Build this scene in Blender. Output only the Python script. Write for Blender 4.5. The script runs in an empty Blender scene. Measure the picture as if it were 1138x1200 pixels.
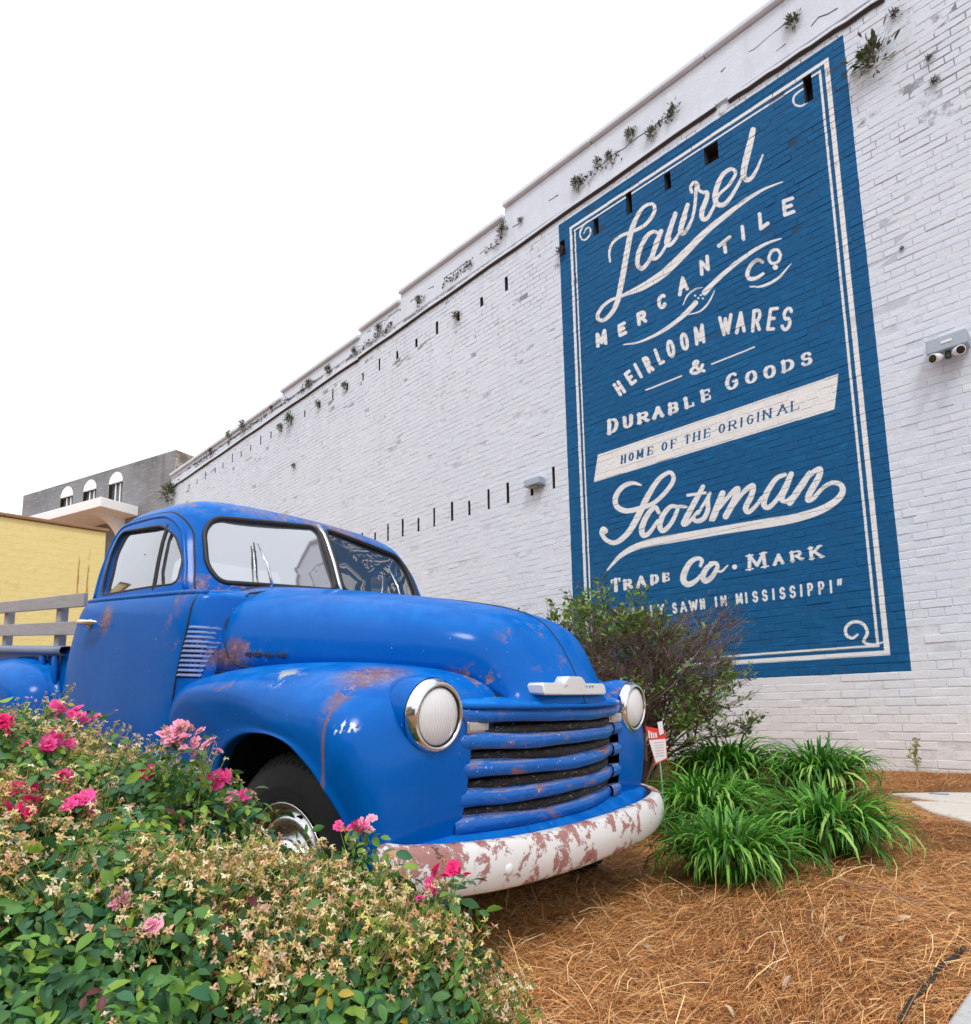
import bpy, bmesh, math, random
import numpy as np
from mathutils import Vector, Matrix
R = math.radians
rng = np.random.default_rng(7)
random.seed(7)
scene = bpy.context.scene
COL = scene.collection

# copy of camera position; image pixels are cast from it into points in metres
VIEWPOINT = Vector((0.0, 0.0, 0.93))
# ------------------------------------------------------------------ camera
EYE = Vector((0.0, 0.0, 0.93))
RIGHT = Vector((0.70312934, 0.7107911, -0.01962505)).normalized()
FWD = Vector((-0.70222904, 0.69846717, 0.13790573)).normalized()
UP = RIGHT.cross(FWD).normalized()
cam_data = bpy.data.cameras.new('camera')
cam = bpy.data.objects.new('camera', cam_data)
COL.objects.link(cam)
M = Matrix.Identity(4)
for i in range(3):
    M[i][0] = RIGHT[i]; M[i][1] = UP[i]; M[i][2] = -FWD[i]; M[i][3] = EYE[i]
cam.matrix_world = M
cam_data.sensor_fit = 'VERTICAL'
cam_data.sensor_height = 24.0
cam_data.lens = 24.0 * 780.0 / 1200.0
cam_data.shift_y = 120.9 / 1200.0
cam_data.clip_start = 0.05
cam_data.clip_end = 1500
scene.camera = cam

# ------------------------------------------------------------------ light: bright overcast
SUN_EL, SUN_AZ = R(58), R(-60)
world = bpy.data.worlds.new('World'); scene.world = world
world.use_nodes = True
wn = world.node_tree; wn.nodes.clear()
w_out = wn.nodes.new('ShaderNodeOutputWorld'); w_bg = wn.nodes.new('ShaderNodeBackground')
w_sky = wn.nodes.new('ShaderNodeTexSky'); w_sky.sky_type = 'NISHITA'; w_sky.sun_disc = False
w_sky.sun_elevation = SUN_EL; w_sky.sun_rotation = R(200); w_sky.air_density = 1.0; w_sky.dust_density = 6.0
w_mix = wn.nodes.new('ShaderNodeMix'); w_mix.data_type = 'RGBA'
w_mix.inputs[0].default_value = 0.86
w_mix.inputs[7].default_value = (12.2, 12.5, 13.1, 1)      # cloud layer, same units as the sky
w_bg.inputs[1].default_value = 0.115
wn.links.new(w_sky.outputs[0], w_mix.inputs[6])
wn.links.new(w_mix.outputs[2], w_bg.inputs[0])
wn.links.new(w_bg.outputs[0], w_out.inputs[0])
sun_d = bpy.data.lights.new('sun', 'SUN'); sun = bpy.data.objects.new('sun', sun_d); COL.objects.link(sun)
sun_d.energy = 1.5; sun_d.angle = R(14); sun_d.color = (1.0, 0.965, 0.91)
sun_dir = Vector((0.55, -0.52, 1.0)).normalized()           # from the scene towards the sun
sun.rotation_euler = (-sun_dir).to_track_quat('-Z', 'Y').to_euler()
scene.view_settings.view_transform = 'Standard'
scene.view_settings.look = 'None'
scene.view_settings.exposure = 0.0
scene.view_settings.gamma = 1.0
scene.render.engine = 'CYCLES'
scene.cycles.max_bounces = 6
scene.cycles.transparent_max_bounces = 12

# ------------------------------------------------------------------ helpers
def tag(o, label=None, cat=None, group=None, kind=None):
    if label: o['label'] = label
    if cat: o['category'] = cat
    if group: o['group'] = group
    if kind: o['kind'] = kind
    return o

def empty(name, loc=(0, 0, 0), rot=(0, 0, 0), parent=None):
    o = bpy.data.objects.new(name, None); COL.objects.link(o)
    o.location = loc; o.rotation_euler = rot; o.empty_display_size = 0.1
    if parent: o.parent = parent
    return o

def link(name, me, mat=None, parent=None):
    o = bpy.data.objects.new(name, me); COL.objects.link(o)
    if mat is not None:
        for m in (mat if isinstance(mat, (list, tuple)) else [mat]):
            me.materials.append(m)
    if parent: o.parent = parent
    return o

def fast(name, V, F, mat=None, parent=None, smooth=False, col=None, midx=None):
    """numpy verts (n,3) and faces (m,k) with constant k -> linked object; col = colour per vertex"""
    V = np.asarray(V, np.float32); F = np.asarray(F, np.int32)
    me = bpy.data.meshes.new(name)
    me.vertices.add(len(V)); me.vertices.foreach_set('co', V.ravel())
    m, k = F.shape
    me.loops.add(m * k); me.loops.foreach_set('vertex_index', F.ravel())
    me.polygons.add(m); me.polygons.foreach_set('loop_start', np.arange(0, m * k, k, dtype=np.int32))
    me.polygons.foreach_set('loop_total', np.full(m, k, np.int32))
    me.polygons.foreach_set('use_smooth', np.full(m, bool(smooth)))
    if midx is not None: me.polygons.foreach_set('material_index', np.asarray(midx, np.int32))
    me.update(calc_edges=True)
    if col is not None:
        a = me.color_attributes.new('tint', 'FLOAT_COLOR', 'POINT')
        c = np.ones((len(V), 4), np.float32); c[:, :3] = col
        a.data.foreach_set('color', c.ravel())
    return link(name, me, mat, parent)

def pyd(name, V, F, mat=None, parent=None, smooth=False):
    me = bpy.data.meshes.new(name); me.from_pydata([tuple(v) for v in V], [], [tuple(f) for f in F])
    me.update()
    me.polygons.foreach_set('use_smooth', np.full(len(me.polygons), bool(smooth)))
    return link(name, me, mat, parent)

class MB:
    """collects shapes into one mesh"""
    def __init__(s): s.V = []; s.F = []
    def add(s, V, F):
        b = len(s.V); s.V += [tuple(v) for v in V]; s.F += [tuple(i + b for i in f) for f in F]; return s
    def box(s, x0, x1, y0, y1, z0, z1):
        V = [(x, y, z) for x in (x0, x1) for y in (y0, y1) for z in (z0, z1)]
        return s.add(V, [(0, 1, 3, 2), (4, 6, 7, 5), (0, 4, 5, 1), (2, 3, 7, 6), (0, 2, 6, 4), (1, 5, 7, 3)])
    def tube(s, pts, r, n=8, closed=False, cap=True):
        pts = [Vector(p) for p in pts]; m = len(pts)
        rr = r if isinstance(r, (list, tuple, np.ndarray)) else [r] * m
        V = []; prev = None
        for i, p in enumerate(pts):
            if closed: t = pts[(i + 1) % m] - pts[i - 1]
            else: t = pts[min(i + 1, m - 1)] - pts[max(i - 1, 0)]
            if t.length < 1e-9: t = Vector((0, 0, 1))
            t.normalize()
            if prev is None:
                a = Vector((0, 0, 1)) if abs(t.z) < 0.9 else Vector((1, 0, 0))
                u = (a - t * a.dot(t)).normalized()
            else:
                u = prev - t * prev.dot(t)
                u = u.normalized() if u.length > 1e-6 else t.orthogonal().normalized()
            prev = u; v = t.cross(u)
            for k in range(n):
                a = 2 * math.pi * k / n
                V.append(p + (u * math.cos(a) + v * math.sin(a)) * rr[i])
        F = []
        for i in range(m if closed else m - 1):
            j = (i + 1) % m
            for k in range(n):
                l = (k + 1) % n
                F.append((i * n + k, i * n + l, j * n + l, j * n + k))
        if cap and not closed:
            F.append(tuple(range(n))[::-1]); F.append(tuple((m - 1) * n + k for k in range(n)))
        return s.add(V, F)
    def lathe(s, prof, origin, axis, n=40, a0=0, a1=2 * math.pi):
        """prof = (distance along axis, radius)"""
        ax = Vector(axis).normalized(); u = ax.orthogonal().normalized(); v = ax.cross(u); o = Vector(origin)
        full = abs(a1 - a0 - 2 * math.pi) < 1e-6
        V = []; k2 = n if full else n + 1
        for d, r in prof:
            for k in range(k2):
                a = a0 + (a1 - a0) * k / n
                V.append(o + ax * d + (u * math.cos(a) + v * math.sin(a)) * r)
        F = []
        for i in range(len(prof) - 1):
            for k in range(n):
                l = (k + 1) % k2
                F.append((i * k2 + k, i * k2 + l, (i + 1) * k2 + l, (i + 1) * k2 + k))
        return s.add(V, F)
    def grid(s, G, close_v=False):
        """G = rows of points"""
        r = len(G); c = len(G[0]); V = [p for row in G for p in row]; F = []
        for i in range(r - 1):
            for j in range(c if close_v else c - 1):
                k = (j + 1) % c
                F.append((i * c + j, i * c + k, (i + 1) * c + k, (i + 1) * c + j))
        return s.add(V, F)
    def build(s, name, mat, parent=None, smooth=False, bevel=0, solid=0, seg=2, off=-1, auto=None):
        o = pyd(name, s.V, s.F, mat, parent, smooth)
        bm = bmesh.new(); bm.from_mesh(o.data)
        bmesh.ops.remove_doubles(bm, verts=bm.verts, dist=1e-5)
        bmesh.ops.recalc_face_normals(bm, faces=bm.faces)
        bm.to_mesh(o.data); bm.free()
        if solid:
            m = o.modifiers.new('s', 'SOLIDIFY'); m.thickness = solid; m.offset = off
        if bevel:
            m = o.modifiers.new('b', 'BEVEL'); m.width = bevel; m.segments = seg; m.limit_method = 'ANGLE'; m.angle_limit = R(35)
            for p in o.data.polygons: p.use_smooth = True
            m = o.modifiers.new('w', 'WEIGHTED_NORMAL')
        return o

def spline(pts, n, closed=False):
    """Catmull-Rom through pts, n samples per span"""
    P = [np.array(p, float) for p in pts]; m = len(P); out = []
    rngi = range(m) if closed else range(m - 1)
    for i in rngi:
        p1, p2 = P[i], P[(i + 1) % m]
        p0 = P[i - 1] if (closed or i > 0) else 2 * p1 - p2
        p3 = P[(i + 2) % m] if (closed or i < m - 2) else 2 * p2 - p1
        for k in range(n):
            t = k / n
            out.append(0.5 * ((2 * p1) + (-p0 + p2) * t + (2 * p0 - 5 * p1 + 4 * p2 - p3) * t * t + (-p0 + 3 * p1 - 3 * p2 + p3) * t ** 3))
    if not closed: out.append(P[-1])
    return np.array(out)

def round_poly(pts, r, n=5):
    """2-D polygon with rounded corners"""
    out = []; m = len(pts)
    for i in range(m):
        p = np.array(pts[i], float); a = np.array(pts[i - 1], float) - p; b = np.array(pts[(i + 1) % m], float) - p
        rr = min(r, 0.45 * np.linalg.norm(a), 0.45 * np.linalg.norm(b))
        s = p + a / np.linalg.norm(a) * rr; e = p + b / np.linalg.norm(b) * rr
        for k in range(n + 1):
            t = k / n
            out.append((1 - t) ** 2 * s + 2 * t * (1 - t) * p + t * t * e)
    return np.array(out)

def densify(P, step, closed=True):
    out = []; m = len(P)
    for i in range(m if closed else m - 1):
        a = np.array(P[i]); b = np.array(P[(i + 1) % m]); k = max(1, int(math.ceil(np.linalg.norm(b - a) / step)))
        for j in range(k): out.append(a + (b - a) * j / k)
    if not closed: out.append(np.array(P[-1]))
    return np.array(out)

# ------------------------------------------------------------------ node materials
class NT:
    def __init__(s, name, rough=0.6, metal=0.0, spec=0.5):
        s.m = bpy.data.materials.new(name); s.m.use_nodes = True; s.t = s.m.node_tree
        s.b = s.t.nodes['Principled BSDF']; s.out = s.t.nodes['Material Output']
        s.b.inputs['Roughness'].default_value = rough; s.b.inputs['Metallic'].default_value = metal
        s.b.inputs['Specular IOR Level'].default_value = spec
    def n(s, t, **k):
        nd = s.t.nodes.new(t)
        for a, b in k.items(): setattr(nd, a, b)
        return nd
    def l(s, a, b): s.t.links.new(a, b)
    def val(s, v):
        nd = s.n('ShaderNodeValue'); nd.outputs[0].default_value = v; return nd.outputs[0]
    def rgb(s, c):
        nd = s.n('ShaderNodeRGB'); nd.outputs[0].default_value = (*c, 1); return nd.outputs[0]
    def math(s, op, a, b=None, clamp=False):
        nd = s.n('ShaderNodeMath', operation=op); nd.use_clamp = clamp
        for i, v in enumerate((a, b)):
            if v is None: continue
            if isinstance(v, (int, float)): nd.inputs[i].default_value = v
            else: s.l(v, nd.inputs[i])
        return nd.outputs[0]
    def mix(s, f, a, b, blend='MIX'):
        nd = s.n('ShaderNodeMix', data_type='RGBA', blend_type=blend)
        for i, v in ((0, f), (6, a), (7, b)):
            if isinstance(v, (int, float)): nd.inputs[i].default_value = v
            elif isinstance(v, tuple): nd.inputs[i].default_value = (*v[:3], 1)
            else: s.l(v, nd.inputs[i])
        return nd.outputs[2]
    def pos(s, kind='Object', scale=(1, 1, 1), loc=(0, 0, 0), rot=(0, 0, 0)):
        if kind == 'World': src = s.n('ShaderNodeNewGeometry').outputs['Position']
        else: src = s.n('ShaderNodeTexCoord').outputs[kind]
        mp = s.n('ShaderNodeMapping'); s.l(src, mp.inputs[0])
        mp.inputs['Scale'].default_value = scale; mp.inputs['Location'].default_value = loc; mp.inputs['Rotation'].default_value = rot
        return mp.outputs[0]
    def noise(s, vec, scale, detail=4, rough=0.55, dist=0.0):
        nd = s.n('ShaderNodeTexNoise'); s.l(vec, nd.inputs['Vector'])
        nd.inputs['Scale'].default_value = scale; nd.inputs['Detail'].default_value = detail
        nd.inputs['Roughness'].default_value = rough; nd.inputs['Distortion'].default_value = dist
        return nd.outputs[0]
    def ramp(s, f, *stops):
        nd = s.n('ShaderNodeValToRGB'); s.l(f, nd.inputs[0]); e = nd.color_ramp.elements
        while len(e) < len(stops): e.new(0.5)
        for el, (p, c) in zip(e, stops):
            el.position = p; el.color = (*c, 1) if isinstance(c, tuple) else (c, c, c, 1)
        return nd.outputs[0]
    def step(s, f, lo, hi):
        nd = s.n('ShaderNodeMapRange'); s.l(f, nd.inputs[0])
        nd.inputs[1].default_value = lo; nd.inputs[2].default_value = hi; nd.interpolation_type = 'SMOOTHSTEP'
        return nd.outputs[0]
    def blob(s, vec, c, r, soft=0.5):
        """1 inside an ellipsoid at c with radii r"""
        a = s.n('ShaderNodeVectorMath', operation='SUBTRACT'); s.l(vec, a.inputs[0]); a.inputs[1].default_value = c
        b = s.n('ShaderNodeVectorMath', operation='DIVIDE'); s.l(a.outputs[0], b.inputs[0]); b.inputs[1].default_value = r
        d = s.n('ShaderNodeVectorMath', operation='LENGTH'); s.l(b.outputs[0], d.inputs[0])
        return s.step(d.outputs['Value'], 1.0 + soft, 1.0 - soft)
    def bump(s, h, strength=0.3, dist=0.01):
        nd = s.n('ShaderNodeBump'); s.l(h, nd.inputs['Height']); nd.inputs['Strength'].default_value = strength
        nd.inputs['Distance'].default_value = dist; s.l(nd.outputs[0], s.b.inputs['Normal']); return nd
    def color(s, c):
        if isinstance(c, tuple): s.b.inputs['Base Color'].default_value = (*c[:3], 1)
        else: s.l(c, s.b.inputs['Base Color'])
        return s
    def set(s, name, v):
        if isinstance(v, (int, float)): s.b.inputs[name].default_value = v
        else: s.l(v, s.b.inputs[name])
        return s

def simple(name, c, rough=0.6, metal=0.0, var=0.12, scale=30, bump=0.0):
    k = NT(name, rough, metal); v = k.pos('Object'); f = k.noise(v, scale, 5)
    k.color(k.mix(f, tuple(x * (1 - var) for x in c), tuple(min(1, x * (1 + var)) for x in c)))
    if bump: k.bump(f, bump, 0.004)
    return k.m

def leafmat(name, trans=0.25, rough=0.45):
    """foliage: colour comes from the per-leaf tint attribute"""
    k = NT(name, rough); a = k.n('ShaderNodeAttribute'); a.attribute_name = 'tint'
    f = k.noise(k.pos('Object'), 60, 3)
    c = k.mix(0.35, a.outputs['Color'], k.mix(f, (0.6, 0.6, 0.6), (1.35, 1.35, 1.35)), 'MULTIPLY')
    k.color(c)
    tr = k.n('ShaderNodeBsdfTranslucent'); k.l(c, tr.inputs[0])
    mx = k.n('ShaderNodeMixShader'); mx.inputs[0].default_value = trans
    k.l(k.b.outputs[0], mx.inputs[1]); k.l(tr.outputs[0], mx.inputs[2]); k.l(mx.outputs[0], k.out.inputs[0])
    return k.m

def gz(x, y):
    """height of the ground"""
    x = np.asarray(x, float); y = np.asarray(y, float)
    t = np.clip((y - 1.8) / 4.0, 0, 1); t = t * t * (3 - 2 * t)
    u = np.clip((-2.2 - x) / 6.0, 0, 1)
    near = np.clip((6.0 - y) / 3.0, 0, 1)
    b = 0.03 * np.sin(1.9 * x + 0.7) * np.cos(1.6 * y) + 0.015 * np.sin(4.3 * x + 2 * y)
    z = 0.10 + 0.27 * t + 0.30 * u * near + b * np.clip((5.6 - y) * 2, 0.25, 1)
    s_ = np.clip((x + 1.42) / .12, 0, 1) * np.clip((5.3 - y + (x + .9)) / .2, 0, 1) * np.clip((y - 3.85) / .15, 0, 1)   # hollow under the slabs
    return z * (1 - s_) + .314 * s_
# ------------------------------------------------------------------ lettering of the painted sign
# Strokes were traced from the sign in image pixels; they are converted here to metres on the wall
# (perspective of the image undone) and rasterised into one flat print that the wall paint uses.
YW = 6.03                                   # plane of the wall
MU0, MU1, MV0, MV1 = -4.642, -1.361, 1.150, 6.868
TW, TH = 1150, 2004
def glyphs():
    def arc(cx, cy, rx, ry, a0, a1, n=12):
        return [(cx + rx * math.cos(R(a0 + (a1 - a0) * i / n)), cy + ry * math.sin(R(a0 + (a1 - a0) * i / n))) for i in range(n + 1)]
    g = {}
    g['A'] = [[(0, 0), (.5, 1)], [(.5, 1), (1, 0)], [(.2, .36), (.8, .36)]]
    g['B'] = [[(.1, 0), (.1, 1)], [(.1, 1), (.5, 1)] + arc(.55, .76, .33, .24, 90, -90) + [(.1, .52)], [(.1, .52), (.55, .52)] + arc(.58, .26, .37, .26, 90, -90) + [(.1, 0)]]
    g['C'] = [arc(.52, .5, .45, .5, 45, 315, 20)]
    g['D'] = [[(.1, 0), (.1, 1)], [(.1, 1), (.45, 1)] + arc(.45, .5, .5, .5, 90, -90, 16) + [(.1, 0)]]
    g['E'] = [[(.12, 0), (.12, 1)], [(.12, 1), (.92, 1)], [(.12, .52), (.75, .52)], [(.12, 0), (.95, 0)]]
    g['F'] = [[(.12, 0), (.12, 1)], [(.12, 1), (.92, 1)], [(.12, .52), (.75, .52)]]
    g['G'] = [arc(.52, .5, .45, .5, 48, 330, 20) + [(.93, .45), (.6, .45)]]
    g['H'] = [[(.1, 0), (.1, 1)], [(.9, 0), (.9, 1)], [(.1, .5), (.9, .5)]]
    g['I'] = [[(.5, 0), (.5, 1)]]
    g['K'] = [[(.1, 0), (.1, 1)], [(.1, .42), (.9, 1)], [(.38, .6), (.95, 0)]]
    g['L'] = [[(.12, 1), (.12, 0)], [(.12, 0), (.95, 0)]]
    g['M'] = [[(.05, 0), (.08, 1)], [(.08, 1), (.5, .18)], [(.5, .18), (.92, 1)], [(.92, 1), (.95, 0)]]
    g['N'] = [[(.1, 0), (.1, 1)], [(.1, 1), (.9, 0)], [(.9, 0), (.9, 1)]]
    g['O'] = [arc(.5, .5, .44, .5, 0, 360, 28)]
    g['P'] = [[(.1, 0), (.1, 1)], [(.1, 1), (.5, 1)] + arc(.55, .73, .36, .27, 90, -90) + [(.1, .46)]]
    g['R'] = [[(.1, 0), (.1, 1)], [(.1, 1), (.5, 1)] + arc(.55, .74, .34, .26, 90, -90) + [(.1, .48)], [(.5, .48), (.95, 0)]]
    g['S'] = [arc(.5, .74, .36, .26, 20, 270, 14) + arc(.5, .25, .4, .27, 90, -160, 14)[1:]]
    g['T'] = [[(.5, 0), (.5, 1)], [(0, 1), (1, 1)]]
    g['U'] = [[(.1, 1), (.1, .35)] + arc(.5, .35, .4, .35, 180, 360, 14) + [(.9, 1)]]
    g['W'] = [[(0, 1), (.25, 0)], [(.25, 0), (.5, .85)], [(.5, .85), (.75, 0)], [(.75, 0), (1, 1)]]
    g['Y'] = [[(0, 1), (.5, .45)], [(1, 1), (.5, .45)], [(.5, .45), (.5, 0)]]
    g['&'] = [[(.95, .55), (.8, .25)] + arc(.42, .27, .38, .27, 0, -200, 14) + [(.2, .5), (.55, .7), (.6, .85)] + arc(.42, .86, .18, .15, 0, 180, 8) + [(.26, .72), (.55, .32), (.98, 0)]]
    g['"'] = [[(.2, 1), (.05, .6)], [(.75, 1), (.6, .6)]]
    return g
GL = glyphs()
SEG = []                                    # (x0,y0,r0,x1,y1,r1,value)
def S(pts, val=1.0): 
    for a, b in zip(pts[:-1], pts[1:]): SEG.append((a[0], a[1], a[2] / 2, b[0], b[1], b[2] / 2, val))
def stroke(z, pts, val=1.0, smooth=True):
    ox, oy, sc = z
    P = [(ox + p[0] * sc, oy + p[1] * sc, p[2] * sc) for p in pts]
    if smooth and len(P) > 2: P = [tuple(q) for q in spline(P, 7)]
    S(P, val)
def letter(z, ch, tl, tr, br, bl, w, serif=False, val=1.0):
    ox, oy, sc = z
    Q = [np.array((ox + p[0] * sc, oy + p[1] * sc)) for p in (tl, tr, br, bl)]
    def mp(a, b): return (1 - b) * ((1 - a) * Q[3] + a * Q[2]) + b * ((1 - a) * Q[0] + a * Q[1])
    wid = np.linalg.norm(Q[1] - Q[0]); hgt = np.linalg.norm(Q[0] - Q[3])
    w = w * sc
    i_a, i_b = min(.3, w / 2 / max(wid, 1e-3)), w / 2 / hgt
    f = lambda p: mp(i_a + p[0] * (1 - 2 * i_a), i_b + p[1] * (1 - 2 * i_b))
    for pl in GL[ch]:
        pts = []
        for k, p in enumerate(pl):
            q = pl[min(k + 1, len(pl) - 1)]; o = pl[max(k - 1, 0)]
            dx, dy = (q[0] - o[0]) * wid, (q[1] - o[1]) * hgt
            L = math.hypot(dx, dy) + 1e-6
            ww = w * (0.40 + 0.58 * abs(dy) / L) if serif else w
            if serif and ch in 'AMNUWK' and len(pl) == 2 and ((dx < 0) != (dy < 0)) is False and abs(dx) > 0.1 * L: ww *= 0.6
            P = f(p); pts.append((P[0], P[1], ww))
        S(pts, val)
        if serif and ch not in 'OCGS':
            for p in (pl[0], pl[-1]):
                if p[1] in (0, 1) and (len(pl) > 2 or abs(pl[0][1] - pl[-1][1]) > .3):
                    if ch in 'BDPR' and len(pl) > 2: continue
                    d = min(.2, 1.3 * w / max(wid, 1e-3))
                    if ch in 'I': d = .5
                    if ch == 'U': d = .17
                    if ch in 'M' and 0 < p[0] < 1 and p[1] < .5 and len(pl) > 2: continue
                    S([(*f((p[0] - d, p[1])), w * .42), (*f((p[0] + d, p[1])), w * .42)], val)
            if ch in 'ELTF':
                for p in ([(.92, 1)] if ch in 'EF' else []) + ([(.95, 0)] if ch in 'EL' else []) + ([(0, 1), (1, 1)] if ch == 'T' else []):
                    s_ = -.24 if p[1] == 1 else .28
                    S([(*f(p), w * .45), (*f((p[0], p[1] + s_)), w * .45)], val)
def row(z, chars, xs, base, top, w, serif=False, lean=0.0, val=1.0):
    """letters on a straight or bent base line; base/top = list of (x,y)"""
    bx, by = zip(*base); tx, ty = zip(*top)
    for ch, (a, b) in zip(chars, xs):
        B = lambda x: float(np.interp(x, bx, by)); T = lambda x: float(np.interp(x, tx, ty))
        letter(z, ch, (a + lean, T(a)), (b + lean, T(b)), (b, B(b)), (a, B(a)), w, serif, val)
ZA = (680, 130, .24605); ZB = (680, 220, .24605); ZC = (680, 340, .24605)
ZD = (680, 390, .2812); ZE = (680, 520, .2812); ZF = (690, 620, .2812)
# script name at the top
stroke(ZB, [(140,350,9),(137,305,11),(152,262,13),(192,228,14),(236,210,16),(298,182,17),(340,135,17),(354,95,17),(338,76,16),(300,92,16),(266,142,20),(240,210,25),(224,290,26),(205,395,26),(190,475,26),(175,540,24),(150,592,20),(112,628,18),(84,624,18),(84,598,17),(108,562,15),(148,532,14),(186,520,13),(215,506,16),(300,468,32),(400,402,36),(500,305,34),(600,205,28),(700,123,24),(750,84,20),(810,42,16),(880,2,12),(962,-30,5)])
stroke(ZB, [(376,216,15),(345,208,17),(312,234,20),(280,300,22),(270,358,22),(290,384,20),(322,352,18),(358,286,16),(382,212,16)])
stroke(ZB, [(384,204,20),(358,272,23),(342,328,22),(362,334,16),(392,300,14),(425,240,14)])
stroke(ZB, [(452,122,20),(425,200,24),(410,262,24),(430,268,18),(470,215,14),(500,140,14)])
stroke(ZB, [(510,80,20),(486,160,24),(476,210,24),(498,208,18),(530,150,14),(545,80,15),(550,0,16),(552,-20,16)])
stroke(ZA, [(530,385,15),(524,362,14),(540,338,14),(558,345,14),(562,372,14),(582,386,16),(602,386,18),(600,415,22),(578,478,24),(582,512,22),(604,508,18),(632,460,15),(655,402,14),(700,358,14),(732,312,15),(736,284,16),(712,276,17),(676,304,20),(648,365,24),(641,420,25),(660,446,24),(694,436,20),(738,372,16),(770,310,14)])
stroke(ZA, [(822,88,26),(806,160,30),(786,240,30),(776,300,28),(790,326,24),(815,315,18),(842,272,14),(868,208,8)])
# MERCANTILE
for ch, *q in [('M',(68,694),(124,664),(130,745),(74,765)),('E',(172,655),(216,630),(224,692),(178,716)),('R',(262,598),(312,572),(320,638),(268,662)),
               ('C',(362,520),(408,490),(416,562),(366,590)),('A',(468,432),(502,412),(522,474),(458,526)),('N',(562,350),(612,308),(618,388),(568,426)),
               ('T',(650,272),(716,218),(722,292),(660,335)),('I',(760,180),(778,170),(786,246),(768,256)),('L',(840,122),(895,92),(902,168),(846,210)),('E',(952,58),(1020,36),(1028,116),(960,142))]:
    letter(ZB, ch, *q, 17)
stroke(ZB, [(205,746,5),(270,736,9),(350,703,14),(430,655,18),(500,598,22),(548,546,24)])
stroke(ZB, [(590,498,26),(640,446,22),(720,375,20),(800,315,18),(880,266,14),(955,240,6)])
stroke(ZB, [(488,556,4),(510,510,8),(545,483,7),(580,472,4)])
stroke(ZB, [(515,603,4),(570,586,8),(610,545,9),(638,490,4)])
for q in [(545,512),(560,524),(582,526),(572,510)]: stroke(ZB, [(*q,9),(q[0]+1,q[1],9)])
stroke(ZB, [(866,352,16),(846,342,16),(815,362,18),(795,402,20),(803,430,20),(835,430,18),(870,408,14)])
stroke(ZB, [(953,318,14),(942,350,14),(912,358,14),(897,335,14),(910,302,14),(938,294,14),(953,318,14)])
stroke(ZB, [(928,378,24),(929,378,24)])
stroke(ZB, [(808,470,6),(870,466,12),(942,428,12),(1003,360,4)])
# HEIRLOOM WARES
for ch, *q in [('H',(148,450),(184,424),(222,482),(186,510)),('E',(200,400),(234,372),(272,432),(240,460)),('I',(246,352),(264,342),(300,412),(284,422)),
               ('R',(286,324),(320,306),(356,380),(322,400)),('L',(344,282),(372,268),(408,340),(370,362)),('O',(400,245),(440,225),(460,310),(416,330)),
               ('O',(466,208),(508,192),(524,278),(480,295)),('M',(535,176),(588,152),(596,250),(546,266)),('W',(654,124),(724,106),(718,202),(668,224)),
               ('A',(742,104),(784,94),(790,198),(732,212)),('R',(815,92),(868,82),(860,190),(808,204)),('E',(894,82),(950,76),(925,190),(880,194)),('S',(962,80),(1024,74),(1002,190),(944,194))]:
    letter(ZC, ch, *q, 16)
letter(ZC, '&', (520,340), (585,318), (600,388), (512,410), 15)
stroke(ZC, [(312,475,7),(480,408,7)]); stroke(ZC, [(625,351,7),(828,270,7)])
# DURABLE GOODS
for ch, *q in [('D',(108,360),(160,344),(158,412),(108,430)),('U',(170,350),(222,334),(222,392),(176,408)),('R',(232,334),(284,316),(290,370),(234,388)),
               ('A',(298,310),(345,296),(350,350),(298,366)),('B',(362,292),(410,278),(412,332),(362,348)),('L',(424,268),(470,256),(484,306),(430,322)),
               ('E',(494,238),(545,224),(550,278),(500,294)),('G',(600,175),(660,150),(662,230),(600,250)),('O',(682,160),(738,144),(740,206),(684,222)),
               ('O',(758,138),(815,122),(818,184),(760,200)),('D',(832,114),(892,98),(894,154),(836,172)),('S',(912,84),(968,68),(972,130),(914,148))]:
    letter(ZD, ch, *q, 17, True)
BANNER = [(680 + x * .2812, 390 + y * .2812) for x, y in [(72, 508), (1075, 170), (1058, 318), (55, 622)]]
row(ZD, 'HOMEOFTHEORIGINAL', [(165,190),(198,222),(232,262),(275,305),(335,362),(372,402),(430,458),(465,500),(510,543),(573,603),(613,652),(662,677),(690,722),(732,746),(755,798),(818,862),(872,915)],
    [(165,549),(915,318)], [(165,511),(915,272)], 8, True, 2, 0.0)
# Scotsman
stroke(ZE, [(252,172,8),(216,163,16),(174,180,20),(146,222,22),(152,262,22),(192,280,22),(240,270,20),(298,250,18),(348,208,18),(384,158,18),(384,128,17),(364,120,17),(322,152,20),(280,218,24),(240,300,26),(200,368,24),(150,410,20),(112,404,18),(88,374,18),(94,356,22),(102,362,24)])
stroke(ZE, [(325,285,16),(310,264,18),(276,300,22),(256,350,24),(260,380,22),(285,372,18),(322,320,14)])
stroke(ZE, [(402,262,16),(374,262,18),(342,300,22),(330,345,22),(346,362,20),(378,330,18),(402,280,16),(408,262,14),(440,262,12)])
stroke(ZE, [(510,178,18),(480,235,22),(438,312,24),(430,334,22),(452,325,16),(490,280,12)]); stroke(ZE, [(446,214,12),(520,204,12)])
stroke(ZE, [(535,210,14),(530,240,18),(530,275,20),(512,312,20),(482,322,18),(468,308,16)]); stroke(ZE, [(490,290,12),(540,205,12)])
stroke(ZE, [(540,318,10),(556,280,16),(592,205,24),(560,290,26),(552,312,22)])
stroke(ZE, [(570,280,12),(620,215,18),(655,186,22),(640,235,26),(605,302,26)])
stroke(ZE, [(625,275,12),(675,205,18),(718,174,22),(712,215,24),(688,265,24),(700,284,20),(728,262,16),(755,225,14)])
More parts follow.
